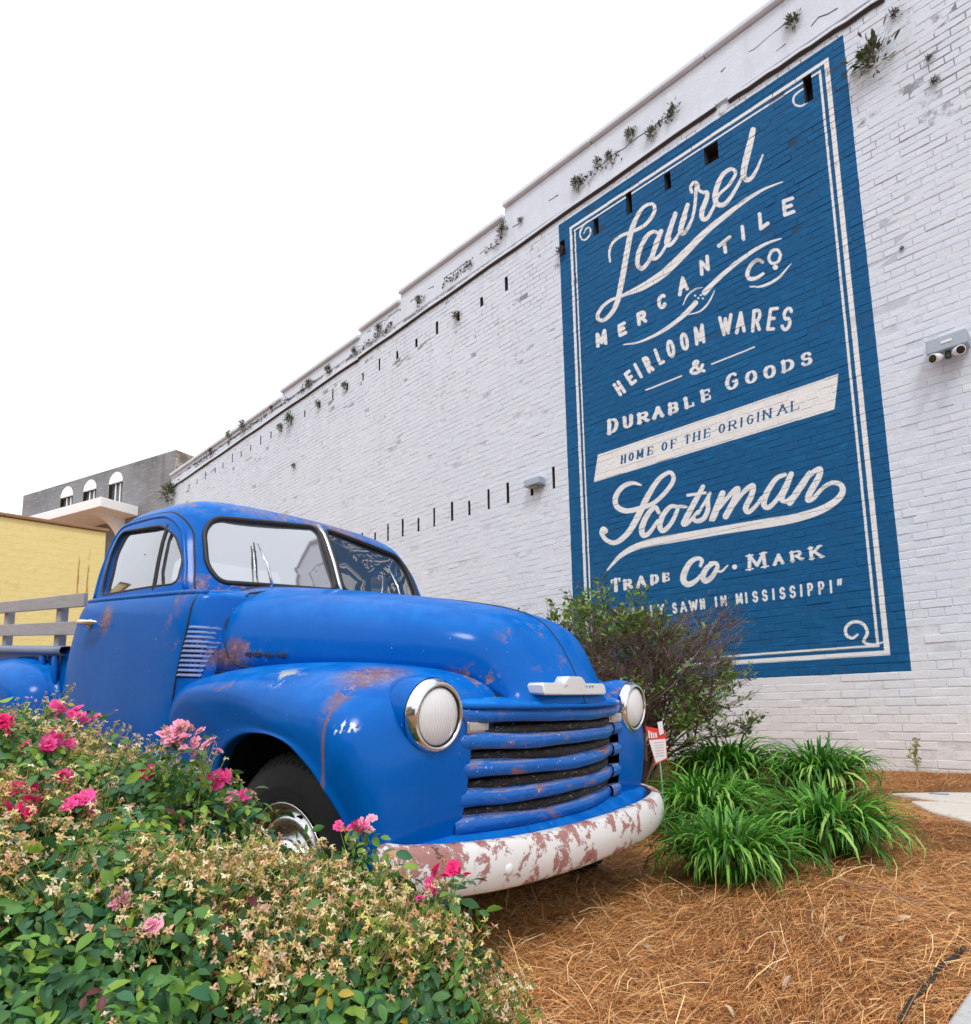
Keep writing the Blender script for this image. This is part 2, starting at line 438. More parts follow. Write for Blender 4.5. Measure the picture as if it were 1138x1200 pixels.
stroke(ZE, [(852,128,16),(815,145,20),(776,205,24),(764,252,24),(785,264,20),(825,222,18),(866,150,16)])
stroke(ZE, [(878,125,22),(858,175,26),(838,226,24),(856,240,18),(880,220,12)])
stroke(ZE, [(955,122,22),(920,175,28),(872,245,26)])
stroke(ZE, [(895,215,12),(945,140,18),(996,104,22),(992,140,26),(955,205,26),(948,234,22),(972,225,18),(1008,185,16),(1048,162,18),(1084,170,22),(1092,200,26),(1066,236,28),(1000,276,32),(900,308,36),(800,326,38),(700,342,36),(600,358,34),(500,375,34),(400,392,34),(300,410,32),(225,432,26),(165,468,18),(112,525,7)])
# TRADE Co. MARK
for ch, *q in [('T',(85,208),(135,196),(132,258),(92,268)),('R',(138,210),(180,200),(186,248),(140,258)),('A',(198,198),(235,188),(242,240),(192,250)),
               ('D',(252,190),(292,180),(294,228),(252,238)),('E',(300,182),(338,174),(343,218),(303,226)),('M',(655,105),(738,90),(745,162),(658,176)),
               ('A',(770,106),(808,96),(818,145),(762,156)),('R',(832,92),(888,80),(898,130),(836,142)),('K',(910,74),(970,60),(982,120),(916,132))]:
    letter(ZF, ch, *q, 15, True)
stroke(ZF, [(464,152,14),(470,130,16),(450,121,18),(420,140,22),(396,185,26),(394,216,26),(415,230,24),(446,214,18),(464,192,12)])
stroke(ZF, [(512,145,18),(488,165,22),(474,198,24),(486,216,22),(512,198,20),(534,160,18),(528,142,16),(506,142,16)])
stroke(ZF, [(530,172,12),(552,176,10),(578,150,6)])
stroke(ZF, [(606,157,20),(607,157,20)])
row(ZF, '"LOCALLYSAWNINMISSISSIPPI"', [(32,52),(62,84),(98,124),(138,162),(175,203),(219,239),(255,275),(287,316),(347,370),(380,410),(418,456),(462,487),(524,538),(548,577),(612,643),(650,664),(680,708),(720,748),(762,778),(793,822),(835,865),(878,894),(910,938),(955,985),(1002,1018),(1035,1062)],
    [(32,392),(358,353),(600,316),(1062,262)], [(32,342),(358,306),(620,268),(1062,204)], 9, False, -4)
# corner curls
stroke((630,240,.0879), [(720,192,10),(655,225,20),(605,275,24),(572,335,24),(562,400,22),(590,458,22),(640,458,22),(690,400,22),(704,335,20),(680,300,18),(642,320,16),(612,378,12)])
stroke((640,30,.3866), [(800,180,3),(770,195,5),(750,215,6),(752,236,6),(772,242,6),(790,232,4)])
stroke((640,640,.4667), [(850,240,3),(820,247,6),(797,240,7),(806,218,8),(796,196,8),(772,190,8),(753,203,8),(753,222,8),(768,231,7),(782,222,5)])

def sign_print():
    eye = np.array(VIEWPOINT); r_ = np.array(RIGHT); u_ = np.array(UP); w_ = np.array(FWD)
    us = MU0 + (np.arange(TW) + .5) / TW * (MU1 - MU0); vs = MV0 + (np.arange(TH) + .5) / TH * (MV1 - MV0)
    U, V = np.meshgrid(us, vs)
    def to_pixels(u, v):  # wall point in metres to image pixels
        dx, dy, dz = u - eye[0], YW - eye[1], v - eye[2]
        zz = dx * w_[0] + dy * w_[1] + dz * w_[2]
        return 569 + 780 * (dx * r_[0] + dy * r_[1] + dz * r_[2]) / zz, 720.9 - 780 * (dx * u_[0] + dy * u_[1] + dz * u_[2]) / zz
    X, Y = to_pixels(U, V)
    img = np.zeros((TH, TW), np.float32)
    def back(x, y):
        d = w_ + r_ * (x - 569) / 780 - u_ * (y - 720.9) / 780
        t = (YW - eye[1]) / d[1]; return eye[0] + d[0] * t, eye[2] + d[2] * t
    # frame lines, in metres
    def frame(du0, du1, dv0, dv1, wd):
        a0, a1, b0, b1 = MU0 + du0, MU1 - du1, MV0 + dv0, MV1 - dv1
        inn = (U > a0) & (U < a1) & (V > b0) & (V < b1)
        core = (U > a0 + wd) & (U < a1 - wd) & (V > b0 + wd) & (V < b1 - wd)
        img[inn & ~core] = 1
    frame(.165, .135, .135, .125, .038)
    frame(.235, .205, .205, .20, .020)
    # banner
    from_poly = np.ones((TH, TW), bool); n = len(BANNER)
    for i in range(n):
        a, b = BANNER[i], BANNER[(i + 1) % n]
        from_poly &= ((b[0] - a[0]) * (Y - a[1]) - (b[1] - a[1]) * (X - a[0])) > 0
    img[from_poly] = 1
    for x0, y0, r0, x1, y1, r1, val in SEG:
        c = [back(x, y) for x in (min(x0, x1) - r0 - 2, max(x0, x1) + r0 + 2) for y in (min(y0, y1) - r0 - 2, max(y0, y1) + r0 + 2)]
        i0 = max(0, int((min(q[0] for q in c) - MU0) / (MU1 - MU0) * TW)); i1 = min(TW, int((max(q[0] for q in c) - MU0) / (MU1 - MU0) * TW) + 2)
        j0 = max(0, int((min(q[1] for q in c) - MV0) / (MV1 - MV0) * TH)); j1 = min(TH, int((max(q[1] for q in c) - MV0) / (MV1 - MV0) * TH) + 2)
        if i1 <= i0 or j1 <= j0: continue
        xs = X[j0:j1, i0:i1]; ys = Y[j0:j1, i0:i1]
        dx, dy = x1 - x0, y1 - y0; L2 = dx * dx + dy * dy + 1e-9
        t = np.clip(((xs - x0) * dx + (ys - y0) * dy) / L2, 0, 1)
        d = np.hypot(xs - x0 - t * dx, ys - y0 - t * dy) - (r0 + (r1 - r0) * t)
        cov = np.clip(.5 - d / .45, 0, 1)
        sub = img[j0:j1, i0:i1]
        if val > 0: np.maximum(sub, cov, out=sub)
        else: np.minimum(sub, 1 - cov, out=sub)
    im = bpy.data.images.new('sign_print', TW, TH, alpha=True)
    im.colorspace_settings.name = 'Non-Color'
    px = np.ones((TH, TW, 4), np.float32); px[..., 0] = px[..., 1] = px[..., 2] = img
    im.pixels.foreach_set(px.ravel()); im.pack()
    return im
SIGN = sign_print()
# ------------------------------------------------------------------ painted brick wall
def wall_paint(name, dirt=0.0, deep=False):
    k = NT(name, 0.7, 0, .15)
    p = k.pos('World')
    # sign print placed on the wall in metres
    src = k.n('ShaderNodeNewGeometry').outputs['Position']
    wob = k.n('ShaderNodeTexNoise'); k.l(src, wob.inputs['Vector']); wob.inputs['Scale'].default_value = 14; wob.inputs['Detail'].default_value = 3
    sub = k.n('ShaderNodeVectorMath', operation='SUBTRACT'); k.l(wob.outputs['Color'], sub.inputs[0]); sub.inputs[1].default_value = (.5, .5, .5)
    mul = k.n('ShaderNodeVectorMath', operation='SCALE'); k.l(sub.outputs[0], mul.inputs[0]); mul.inputs['Scale'].default_value = 0.0022
    add = k.n('ShaderNodeVectorMath', operation='ADD'); k.l(src, add.inputs[0]); k.l(mul.outputs[0], add.inputs[1])
    sx = k.n('ShaderNodeSeparateXYZ'); k.l(add.outputs[0], sx.inputs[0])
    u = k.math('DIVIDE', k.math('SUBTRACT', sx.outputs[0], MU0), MU1 - MU0)
    v = k.math('DIVIDE', k.math('SUBTRACT', sx.outputs[2], MV0), MV1 - MV0)
    cb = k.n('ShaderNodeCombineXYZ'); k.l(u, cb.inputs[0]); k.l(v, cb.inputs[1])
    im = k.n('ShaderNodeTexImage'); im.image = SIGN; im.extension = 'CLIP'; im.interpolation = 'Cubic'; k.l(cb.outputs[0], im.inputs[0])
    inside = k.math('MULTIPLY', k.math('MULTIPLY', k.math('GREATER_THAN', u, 0), k.math('LESS_THAN', u, 1)),
                    k.math('MULTIPLY', k.math('GREATER_THAN', v, 0), k.math('LESS_THAN', v, 1)))
    f1 = k.noise(p, 1.1, 6, .6); f2 = k.noise(k.pos('World', (1, 1, 3)), 7, 5, .65); f3 = k.noise(p, 60, 4)
    fs = k.noise(k.pos('World', (2.5, 1, .22)), 3.0, 5, .6)
    white = k.mix(f1, (.62, .68, .79), (.71, .77, .87))
    white = k.mix(k.step(f2, .52, .72), white, (.76, .80, .87))
    # patches where a different white was rolled on, warmer towards the foot of the wall
    low = k.step(k.math('ADD', sx.outputs[2], k.math('MULTIPLY', f1, 1.6)), 2.6, 1.4)
    white = k.mix(k.math('MULTIPLY', low, .55), white, (.84, .79, .74))
    # old grime streaks on the upper wall
    up = k.step(sx.outputs[2], 3.8, 6.6)
    white = k.mix(k.math('MULTIPLY', k.math('MULTIPLY', k.step(fs, .48, .78), up), .32), white, (.50, .50, .54))
    blue = k.mix(f1, (.006, .082, .225), (.010, .118, .30))
    blue = k.mix(k.step(f2, .5, .75), blue, (.010, .14, .33))
    worn = k.math('MULTIPLY', k.step(f2, .66, .80), .25)
    blue = k.mix(worn, blue, (.08, .20, .36))
    c = k.mix(inside, white, blue)
    lett = k.mix(f2, (.74, .75, .77), (.82, .82, .82))
    chip = k.math('SUBTRACT', im.outputs[0], k.math('MULTIPLY', k.step(f3, .68, .75), .5), True)
    c = k.mix(k.math('MULTIPLY', chip, inside), c, lett)
    spots = k.step(f3, .71, .78)
    c = k.mix(k.math('MULTIPLY', spots, .35), c, (.30, .29, .29))
    if deep:
        d = k.math('MULTIPLY', k.step(k.noise(p, 3.4, 8, .8), .44, .58), k.math('ADD', .22, k.math('MULTIPLY', up, .55)))
        c = k.mix(k.math('MULTIPLY', d, .9), c, (.035, .034, .036))
    k.color(c); k.bump(k.math('ADD', k.noise(p, 38, 6, .7), k.math('MULTIPLY', f3, .5)), .55, .006)
    return k.m
M_BRICK = wall_paint('painted_brick')
M_JOINT = wall_paint('painted_joints', deep=True)
M_STUC = wall_paint('painted_render')
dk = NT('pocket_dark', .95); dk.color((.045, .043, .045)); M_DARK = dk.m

XL, XR, ZB0, ZT0 = -17.65, 3.2, 0.0, 7.02
CO = 0.0677
SU = [-5.552, -6.026, -6.503, -6.972, -7.458, -7.94, -8.419, -8.886, -9.36, -9.826, -10.271, -10.80, -11.32, -11.717, -12.142, -12.591, -13.045, -13.5, -13.945, -14.428, -14.85, -15.414, -15.9, -16.4,
      -1.688, -2.646, -3.146, -3.633, -4.091, -4.595]
SLW = [-4.862, -5.209, -5.615, -5.97, -6.339, -6.687, -7.076, -7.431, -7.806, -8.183, -8.522, -8.878, -9.25, -9.62, -10.0]
POCK = []
for i, s_ in enumerate(SU):
    w_ = (.042 if s_ < -8 else .055) if s_ < -5 else .075; k = 2 + (i % 3 == 0)
    if s_ in (-2.646,): w_ = .15
    r0 = round((6.50 - ZB0) / CO); POCK.append((s_ - w_ / 2, s_ + w_ / 2, r0 - 1, r0 - 1 + k + (1 if s_ > -5 else 0)))
for i, s_ in enumerate(SLW):
    r0 = round((3.66 - ZB0) / CO); POCK.append((s_ - (.020 + .004 * (i % 3)), s_ + .020, r0 - 2, r0 + 1 + (i % 3 != 1)))
building = empty('brick_building', (-7, YW, 0))
tag(building, 'long two storey brick building painted white with a big navy sign', 'building')
building_off = Vector((-7, YW, 0))
def on_building(o):
    o.parent = building; o.location = Vector(o.location) - building_off
    return o
# brick positions, running bond with a header course every sixth
rows_ = int((ZT0 - ZB0) / CO)
B = []
for j in range(rows_):
    hd = (j % 6 == 5); L = .1065 if hd else .213
    off = rng.uniform(-.01, .01) + (.1065 if j % 2 else 0) + (.05 if hd else 0)
    x = XL + off - L
    while x < XR:
        a, b = max(x + .004, XL), min(x + L - .004, XR)
        if b - a > .04:
            cuts = [(p0, p1) for p0, p1, j0, j1 in POCK if j0 <= j < j1 and p1 > a and p0 < b]
            segs = [(a, b)]
            for p0, p1 in cuts:
                nx = []
                for s0, s1 in segs:
                    if p1 <= s0 or p0 >= s1: nx.append((s0, s1)); continue
                    if p0 - s0 > .02: nx.append((s0, p0))
                    if s1 - p1 > .02: nx.append((p1, s1))
                segs = nx
            for s0, s1 in segs: B.append((s0, s1, ZB0 + j * CO + .0030, ZB0 + (j + 1) * CO - .0030))
        x += L
B = np.array(B)
cx, cz = (B[:, 0] + B[:, 1]) / 2, (B[:, 2] + B[:, 3]) / 2
eye = np.array(VIEWPOINT); rr, uu, ww = map(np.array, (RIGHT, UP, FWD))
D = np.stack([cx - eye[0], np.full_like(cx, YW - eye[1]), cz - eye[2]], 1)
dz = D @ ww; X_ = 569 + 780 * (D @ rr) / dz; Y_ = 720.9 - 780 * (D @ uu) / dz
size = (B[:, 1] - B[:, 0]) / dz ** 2
vis = (dz > 0) & (X_ > 860) & (X_ < 1132) & (Y_ > 4) & (Y_ < 905) & ~((X_ < 1045) & (Y_ > 875)) & (B[:, 1] - B[:, 0] > .1)
rank = np.argsort(-np.where(vis, size, -1))[:296]
single = np.zeros(len(B), bool); single[rank] = True
in_sign = (cx > MU0) & (cx < MU1) & (cz > MV0) & (cz < MV1)

def brick_verts(b, r):
    """eight corners of one worn brick: face proud of the joints, edges knocked back"""
    x0, x1, z0, z1 = b
    e = .0022; o = r.normal(0, .0008) + .0066
    if r.random() < .12: o += .0018
    if r.random() < .05: o -= .0022
    j = r.normal(0, .0015, (4, 2)); jy = r.normal(0, .0009, 4)
    back = [(x0, .02, z0), (x1, .02, z0), (x1, .02, z1), (x0, .02, z1)]
    mid = [(p[0], .0089, p[2]) for p in back]
    fr = [(x0 + e + j[0, 0], o + jy[0], z0 + e + j[0, 1]), (x1 - e + j[1, 0], o + jy[1], z0 + e + j[1, 1]),
          (x1 - e + j[2, 0], o + jy[2], z1 - e + j[2, 1]), (x0 + e + j[3, 0], o + jy[3], z1 - e + j[3, 1])]
    return back + mid + fr
BF = []
for k in (0, 4):
    for i in range(4):
        BF.append((k + i, k + (i + 1) % 4, k + 4 + (i + 1) % 4, k + 4 + i))
BF.append((8, 9, 10, 11))
BF = np.array(BF)
def brick_mass(name, sel):
    idx = np.nonzero(sel)[0]; V = np.empty((len(idx) * 12, 3), np.float32)
    for k, i in enumerate(idx):
        V[k * 12:(k + 1) * 12] = brick_verts(B[i], rng)
    V[:, 1] += YW
    F = (BF[None] + (np.arange(len(idx)) * 12)[:, None, None]).reshape(-1, 4)
    return on_building(fast(name, V, F, M_BRICK))
tag(brick_mass('brickwork', ~single & ~in_sign), kind='stuff')
sg = tag(brick_mass('painted_sign', ~single & in_sign), 'navy painted sign with white lettering on the bricks', kind='stuff')
# the bricks that show largest are parts of their own, sharing eight meshes
BM = {}
for hd in (0, 1):
    for v_ in range(6):
        L = .203 if not hd else .0965
        me = bpy.data.meshes.new('brick'); me.from_pydata(brick_verts((-L / 2, L / 2, -.0288, .0288), rng), [], [tuple(f) for f in BF]); me.polygons.foreach_set('use_smooth', np.zeros(len(me.polygons), bool)); me.materials.append(M_BRICK)
        BM[hd, v_] = me
for i in np.nonzero(single)[0]:
    L = B[i, 1] - B[i, 0]; hd = int(L < .13); me = BM[hd, int(rng.integers(6))]
    o = bpy.data.objects.new('brick', me); COL.objects.link(o)
    o.scale = (L / (.0965 if hd else .203), 1, 1); o.location = (cx[i], YW + rng.normal(0, .0015), cz[i]); on_building(o)
# joints: one strip per course, open where a beam pocket is
V = []; F = []
for j in range(rows_ + 1):
    z0, z1 = ZB0 + j * CO, ZB0 + (j + 1) * CO
    cuts = sorted((p0, p1) for p0, p1, j0, j1 in POCK if j0 <= j < j1)
    x = XL
    for p0, p1 in cuts + [(XR, XR)]:
        n_ = max(1, int((p0 - x) / 2.0))
        for q in range(n_):
            a = x + (p0 - x) * q / n_; b = x + (p0 - x) * (q + 1) / n_; k = len(V)
            V += [(a, YW + .009, z0), (b, YW + .009, z0), (b, YW + .009, z1), (a, YW + .009, z1)]; F.append((k, k + 1, k + 2, k + 3))
        x = p1
on_building(fast('mortar', V, F, M_JOINT))
mb = MB()
for p0, p1, j0, j1 in POCK:                 # holes left by the old floor beams
    z0, z1 = ZB0 + j0 * CO, ZB0 + j1 * CO
    P_ = [(p0, YW + .009, z0), (p1, YW + .009, z0), (p1, YW + .009, z1), (p0, YW + .009, z1), (p0, YW + .16, z0), (p1, YW + .16, z0), (p1, YW + .16, z1), (p0, YW + .16, z1)]
    mb.add(P_, [(0, 1, 5, 4), (1, 2, 6, 5), (2, 3, 7, 6), (3, 0, 4, 7), (4, 5, 6, 7)])
o = pyd('beam_pocket', mb.V, mb.F, M_DARK); on_building(o); tag(o, kind='stuff')
# body of the building, roof edge, parapet with its steps
mb = MB(); mb.box(XL, XR, YW + .165, YW + 12, 0, 6.9)
on_building(mb.build('wall_core', M_STUC))
steps = [(-17.65, -11.7, 7.16), (-11.7, -8.97, 7.30), (-8.97, -7.85, 7.41), (-7.85, -5.55, 7.55), (-5.55, XR, 7.70)]
mb = MB()
for a, b, t in steps: mb.box(a, b - .004, YW + .0, YW + .33, 7.02, t - .075)
o = mb.build('parapet', M_STUC); on_building(o)
o.modifiers.new('b', 'BEVEL').width = .008
for a, b, t in steps:
    n_ = max(1, int((b - a) / 1.3)); 
    for q in range(n_):
        mb = MB(); mb.box(a + (b - a) * q / n_ + .003, a + (b - a) * (q + 1) / n_ - .003, YW - .05, YW + .38, t - .073, t)
        on_building(mb.build('coping', M_STUC, bevel=.02, seg=3))
mb = MB(); mb.box(XL, XR, YW - .022, YW + .0, 7.10 - .10, 7.10 - .07)
# thin drip course; the dark strip under it paints in its shadow
for a, b, z0, z1 in ((XL, -9.0, 6.765, 6.86), (-9.0, -2.55, 6.875, 6.995), (-2.42, -1.02, 6.965, 6.94)):
    n_ = 14
    G = []
    for q in range(n_ + 1):
        t = q / n_; x = a + (b - a) * t; z = z0 + (z1 - z0) * t + .006 * math.sin(q * 2.1)
        G.append([(x, YW + .0, z + .035), (x, YW - .028, z + .03), (x, YW - .03, z), (x, YW + .008, z - .012)])
    m2 = MB().grid(G); o = m2.build('drip_ledge', M_STUC); on_building(o)
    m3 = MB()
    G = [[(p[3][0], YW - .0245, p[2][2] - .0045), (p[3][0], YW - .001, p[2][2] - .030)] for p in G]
    o = MB().grid(G).build('drip_shade_strip', M_DARK); on_building(o)
    o.name = 'drip_shadow'
# cracks in the render of the parapet
mb = MB()
for x0, x1, z in ((-16.5, -9.2, 7.0), (-9, -5.6, 7.24), (-5.4, -3.0, 7.27), (-2.75, -1.4, 7.36), (-2.2, -1.3, 7.16)):
    pts = []; x = x0
    while x < x1:
        pts.append((x, YW - .0005, z + rng.normal(0, .012))); x += rng.uniform(.05, .16)
    seg = []
    for p in pts:
        if rng.random() < .22:
            if len(seg) > 1: mb.tube(seg, [rng.uniform(.002, .008) for _ in seg], 5)
            seg = []
        else: seg.append(p)
    if len(seg) > 1: mb.tube(seg, .005, 5)
o = mb.build('crack', M_DARK); on_building(o); tag(o, kind='stuff')

# ------------------------------------------------------------------ fittings on the wall
M_GREY = simple('grey_metal', (.36, .42, .50), .45, .2)
M_WHITEP = simple('white_plastic', (.78, .79, .8), .35)
M_BLACKG = simple('black_lens', (.012, .012, .014), .12)
t = empty('security_camera', (-.87, YW, 3.66)); tag(t, 'grey box with two white cylinder cameras on white brick beside the navy sign', 'security camera')
def rel(o, base): 
    o.parent = base; o.location = Vector(o.location) - Vector(base.location); return o
mb = MB(); mb.box(-1.0, -.735, YW - .13, YW - .004, 3.585, 3.70); rel(mb.build('housing', M_GREY, bevel=.008), t)
mb = MB(); mb.box(-.90, -.83, YW - .135, YW - .130, 3.635, 3.655); rel(mb.build('badge', M_WHITEP), t)
mb = MB(); mb.tube([(-.87, YW - .07, 3.584), (-.87, YW - .09, 3.53)], .02, 12); rel(mb.build('bracket', simple('dark_bracket', (.05, .05, .055), .5)), t)
for sx_, ex in ((-.895, -.955), (-.845, -.775)):
    p0 = Vector((sx_ + .01 * (1 if sx_ > -.87 else -1), YW - .09, 3.55)); p1 = Vector((ex, YW - .19, 3.515)); d = (p1 - p0)
    mb = MB(); mb.lathe([(0, 0), (0, .017), (d.length * .3, .02), (d.length * .42, .031), (d.length, .036), (d.length, .030)], p0, d, 24)
    c_ = rel(mb.build('camera_body', M_WHITEP, smooth=True), t)
    mb = MB(); mb.lathe([(d.length - .004, .0), (d.length + .001, .02), (d.length - .002, .0305)], p0, d, 24)
    o = mb.build('lens', M_BLACKG, smooth=True); o.parent = c_
t = empty('wall_light', (-5.11, YW, 3.65)); tag(t, 'small pale grey box light on the white wall between dark slots', 'wall light')
mb = MB(); mb.box(-5.235, -4.985, YW - .12, YW - .003, 3.60, 3.69); rel(mb.build('housing', M_GREY, bevel=.01), t)
mb = MB(); mb.box(-5.16, -5.06, YW - .09, YW - .03, 3.575, 3.60); rel(mb.build('sensor', simple('sensor', (.25, .26, .28), .4)), t)

# ------------------------------------------------------------------ neighbouring buildings
k = NT('yellow_paint', .7); p = k.pos('World'); f = k.noise(p, 1.2, 6, .6)
c = k.mix(f, (.82, .68, .27), (.88, .76, .34)); br = k.n('ShaderNodeTexBrick'); 
mp = k.pos('World', (1, 1, 1), rot=(0, R(90), R(90)))
sxx = k.n('ShaderNodeSeparateXYZ'); k.l(p, sxx.inputs[0]); cbb = k.n('ShaderNodeCombineXYZ'); k.l(sxx.outputs[1], cbb.inputs[0]); k.l(sxx.outputs[2], cbb.inputs[1])
k.l(cbb.outputs[0], br.inputs[0]); br.inputs['Scale'].default_value = 2.4; br.inputs['Mortar Size'].default_value = .012
rust = k.math('MULTIPLY', k.blob(p, (-12, 2.9, 3.0), (.5, .02, .5), .5), k.step(k.noise(k.pos('World', (1, 6, .6)), 5, 4), .4, .6))
rust2 = k.math('MULTIPLY', k.blob(p, (-12, 2.76, 3.1), (.5, .015, .35), .5), k.step(k.noise(k.pos('World', (1, 6, .6)), 5, 4), .4, .6))
c = k.mix(k.math('MULTIPLY', k.step(k.noise(p, 5, 6, .7), .55, .75), .3), c, (.50, .38, .16))
c = k.mix(k.math('MAXIMUM', rust, rust2), c, (.42, .18, .06))
k.color(c); k.bump(k.math('ADD', k.noise(p, 9, 6), k.math('MULTIPLY', br.outputs['Fac'], -.6)), .5, .02); M_YEL = k.m
yb = empty('yellow_building', (-12, 0, 0)); tag(yb, 'low building with a plain yellow painted wall and brown coping', 'building')
mb = MB(); mb.box(-20, -12, -14, 3.12, 0, 3.93); rel(mb.build('wall', M_YEL, bevel=.01), yb)
mcop = simple('brown_coping', (.30, .17, .09), .6)
for q in range(12):
    mb = MB(); mb.box(-20.05, -11.955, -14 + q * 1.43, -14 + (q + 1) * 1.43 - .006, 3.935, 3.985); rel(mb.build('coping', mcop, bevel=.008), yb)

k = NT('grey_brick', .85); p = k.pos('Object'); f = k.noise(p, .35, 7, .65); f2 = k.noise(k.pos('Object', (1, 1, 6)), 1.6, 7, .7)
c = k.mix(k.step(f, .3, .7), (.155, .16, .175), (.27, .27, .28)); c = k.mix(k.step(f2, .5, .7), c, (.33, .33, .33))
f3 = k.noise(k.pos('Object', (1, 1, .25)), .8, 6, .6)
c = k.mix(k.math('MULTIPLY', k.step(f3, .55, .7), .8), c, (.085, .085, .095)); k.color(c)
k.bump(f2, .6, .03); M_GB = k.m
k = NT('pale_side_brick', .85); p = k.pos('Object'); f = k.noise(p, .9, 7, .7)
k.color(k.mix(k.step(f, .42, .62), (.16, .14, .12), (.58, .54, .47))); k.bump(f, .6, .03); M_GS = k.m
M_WCON = simple('white_concrete', (.86, .86, .87), .7, var=.08, scale=3)
M_VDG = simple('dark_window', (.09, .10, .11), .2, var=.3, scale=2)
gang = math.atan2(-0.29042013, -0.95689924)
gb = empty('grey_building', (-30.05, 10.41, 0), (0, 0, gang)); tag(gb, 'distant grey brick building with arched windows behind the yellow wall', 'building')
# local x runs along the front away from the street corner, local y is the outside (towards the street when negative -> flipped below)
W_ = [(8.31, 10.9), (6.36, 10.95), (4.28, 10.95)]
mb = MB()
HX = 12.4; TOPZ = 12.72
# front wall built round its three arched openings
def arch_poly(cxx, zb, w=.53, h=1.25, n=12):
    return [(cxx - w, zb)] + [(cxx - w * math.cos(math.pi * i / n), zb + h - w + w * math.sin(math.pi * i / n)) for i in range(n + 1)] + [(cxx + w, zb)]
xs = sorted([0, HX] + [a - .53 for a, _ in W_] + [a + .53 for a, _ in W_])
wins = []
for i in range(len(xs) - 1):
    a, b = xs[i], xs[i + 1]; hit = [w for w in W_ if abs(w[0] - (a + b) / 2) < .1]
    if not hit: mb.add([(a, 0, 0), (b, 0, 0), (b, 0, TOPZ), (a, 0, TOPZ)], [(0, 1, 2, 3)])
    else:
        zt = 12.5; zb = 11.2 if abs(a + b - 8.56) > .3 else 10.6; hw = .53
        mb.add([(a, 0, 0), (b, 0, 0), (b, 0, zb), (a, 0, zb)], [(0, 1, 2, 3)])
        n = 12; arc_ = [((a + b) / 2 - hw * math.cos(math.pi * q / n), 0, zt - hw + hw * math.sin(math.pi * q / n)) for q in range(n + 1)]
        V_ = arc_ + [(p_[0], 0, TOPZ) for p_ in arc_]
        mb.add(V_, [(q, q + 1, n + 2 + q, n + 1 + q) for q in range(n)])
        wins.append(((a + b) / 2, zb, zt, hw))
mb.add([(HX, 0, 0), (HX, -9, 0), (HX, -9, TOPZ), (HX, 0, TOPZ)], [(0, 1, 2, 3)])
mb.add([(0, 0, TOPZ), (HX, 0, TOPZ), (HX, -9, TOPZ - .3), (0, -9, TOPZ - .3)], [(0, 1, 2, 3)])
wl_ = mb.build('wall', M_GB, gb)
mb = MB(); mb.box(-.02, -.004, -9, .0, 0, TOPZ); mb.build('side_wall', M_GS, gb)
for cxw, zb, zt, hw in wins:
    fr = MB(); fr.box(cxw - hw, cxw + hw, -.20, -.16, zb, zt); f_ = fr.build('window', M_VDG, gb)
    for q in (-.18, .18):
        m_ = MB(); m_.box(cxw + q - .03, cxw + q + .03, -.15, -.10, zb, zt - hw * 1.05); o = m_.build('window_bar', M_WCON, f_)
    n = 12; P_ = [(cxw - hw * math.cos(math.pi * q / n), zt - hw + hw * math.sin(math.pi * q / n)) for q in range(n + 1)]
    V_ = [(a, .02, b) for a, b in P_] + [(a, -.06, b) for a, b in P_]
    F_ = [tuple(range(n + 1)), tuple(range(n + 1, 2 * n + 2))[::-1]] + [(q, q + 1, n + 2 + q, n + 1 + q) for q in range(n)] + [(n, 0, n + 1, 2 * n + 1)]
    o = pyd('arch_panel', V_, F_, M_WCON, f_)
# white slab canopy on curved brackets
mb = MB(); mb.box(2.42, 12.2, .01, 1.8, 10.02, 10.46); mb.build('canopy', M_WCON, gb, bevel=.03)
for xb in (3.6, 6.4, 9.4):
    G = []
    for q in range(9):
        a = q / 8 * math.pi / 2; G.append([(xb - .2, .02 + 1.5 * (1 - math.cos(a)), 10.02 - 1.4 * (1 - math.sin(a))), (xb + .2, .02 + 1.5 * (1 - math.cos(a)), 10.02 - 1.4 * (1 - math.sin(a)))])
    V_ = [p_ for r_ in G for p_ in r_] + [(xb - .2, .0, 10.02), (xb + .2, .0, 10.02)]
    F_ = [(2 * q, 2 * q + 1, 2 * q + 3, 2 * q + 2) for q in range(8)] + [tuple([2 * q for q in range(9)] + [18]), tuple([2 * q + 1 for q in range(9)] + [19])[::-1]]
    pyd('bracket', V_, F_, M_WCON, gb)

